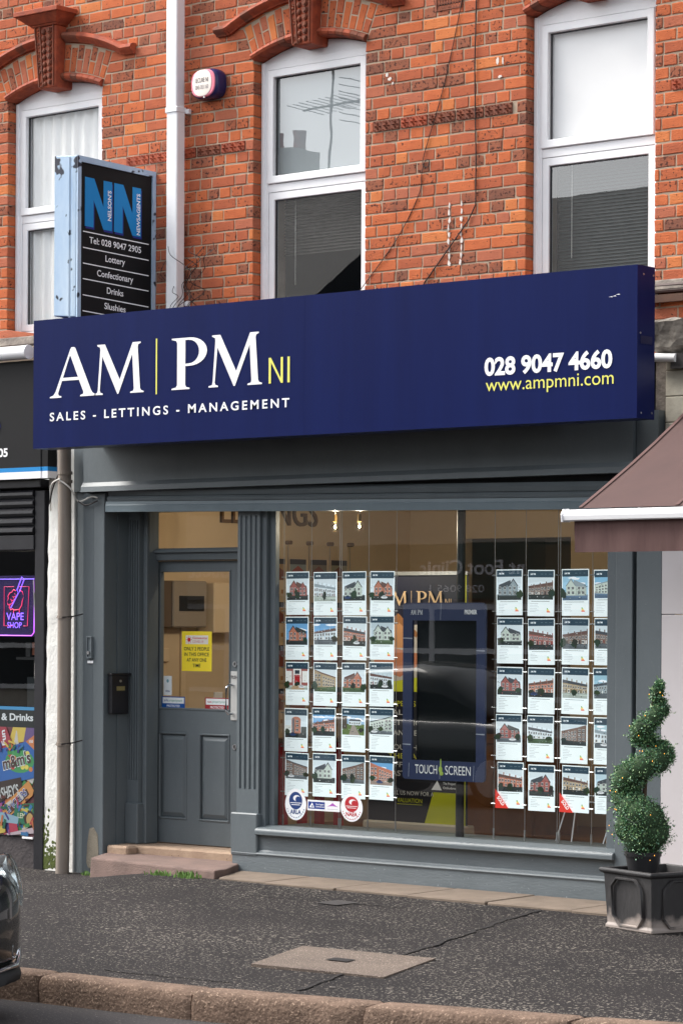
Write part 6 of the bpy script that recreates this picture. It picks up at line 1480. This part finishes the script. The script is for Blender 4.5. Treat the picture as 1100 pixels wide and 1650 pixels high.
# ------------------------------------------------------------------ the other side of the street (seen in the glass)
op = thing('opposite_terrace', (-12, -19, -.2), 'terrace of shops with slate roofs, seen as reflections in the upstairs glass', 'building')
OB = mat('opposite_render', L(202, 194, 180), .85, L(184, 174, 160), 6, .3, bump=.2); SLATE = mat('slate_roof', L(50, 53, 58), .7, L(40, 43, 48), 8, .3, stretch=(1, 1, 3)); 
OY = -19.0
MB().box(-34, 8, OY-8, OY, -.2, 5.6).build('front_wall', OB, op)
for (xa, xb, dz) in ((-34, -16.6, .95), (-16.59, 8, 0)): MB().prismx([(OY+.35, 5.55), (OY+.35, 5.68+dz), (OY-4, 8.65+dz), (OY-8.3, 5.68+dz), (OY-8.3, 5.55)], xa, xb).build('roof', SLATE, op)
for x, zt in ((-29, 10.3), (-24.3, 10.4), (-20.75, 10.0), (-10.9, 9.5), (-4.5, 9.5)):
    MB().box(x-.4, x+.4, OY-4.4, OY-3.6, 7.6, zt).build('chimney', OB, op)
    for k in (-.25, .25): MB().tube([(x+k, OY-4, zt), (x+k, OY-4, zt+.35)], .11, 8).build('chimney_pot', TERRA, op)
for x in range(-33, 8, 3):
    MB().box(x+.8, x+1.9, OY-.05, OY+.03, 3.6, 5.1).build('window', UPVC, op); MB().box(x+.88, x+1.82, OY+.03, OY+.035, 3.68, 5.02).build('window_pane', mat('far_glass', L(50, 56, 62), .1), op)
for i, x in enumerate(range(-34, 8, 6)):
    c_ = [L(104, 84, 150), L(60, 60, 64), L(150, 146, 140), L(70, 90, 80)][i % 4]
    for k in range(5): MB().box(x+.5+k*1.23, x+.58+k*1.23, OY+.03, OY+.07, .5, 1.95).build('window_bar', UPVC, op)
    for z in (.5, 1.2, 1.87): MB().box(x+.5, x+5.5, OY+.031, OY+.066, z, z+.08).build('window_bar', UPVC, op)
    MB().box(x+.15, x+5.85, OY, OY+.14, 2.02, 2.85).build('shop_fascia', mat('fascia_paint', c_, .5), op); MB().box(x+.5, x+5.5, OY+.01, OY+.03, .5, 1.95).build('shop_window', mat('far_shop_glass', L(46, 52, 56), .12), op)
text('lettering', 'nt Foot Clinic', (-12.45, OY+.15, 2.40), 1.95, .20, WHITEV, op, u=(-1, 0, 0), bold=.02)
text('lettering', '028 9065 1', (-13.2, OY+.15, 2.13), 1.0, .10, WHITEV, op, u=(-1, 0, 0), bold=.01)
text('lettering', 'Rouett', (-18.6, OY+.15, 2.38), 1.15, .26, WHITEV, op, u=(-1, 0, 0), bold=.02)
st(MB().box(-60, 60, OY, -15.2, -.3, -.08).build('far_pavement', TARMAC), 'pavement across the street')
ta = thing('roof_aerial', (-19.4, OY-3.5, 8.6), 'television aerial reflected in the middle upstairs window', 'aerial')
ax = -19.4; ay = OY-3.5
MB().tube([(ax, ay, 8.6), (ax+.1, ay, 11.3)], .022, 6).build('mast', PIPEG, ta); MB().tube([(ax-.5, ay+.1, 10.55), (ax+.8, ay-.1, 10.65)], .02, 6).build('boom', PIPEG, ta)
for i in range(9): MB().tube([(ax-.45+i*.15, ay-.4, 10.55+i*.01), (ax-.45+i*.15, ay+.6, 10.552+i*.01)], .008, 5).build('element', PIPEG, ta)
for i in range(7): MB().tube([(ax+.75, ay-.6, 10.2+i*.12), (ax+.75, ay+.6, 10.2+i*.12)], .009, 5).build('reflector_rod', PIPEG, ta)
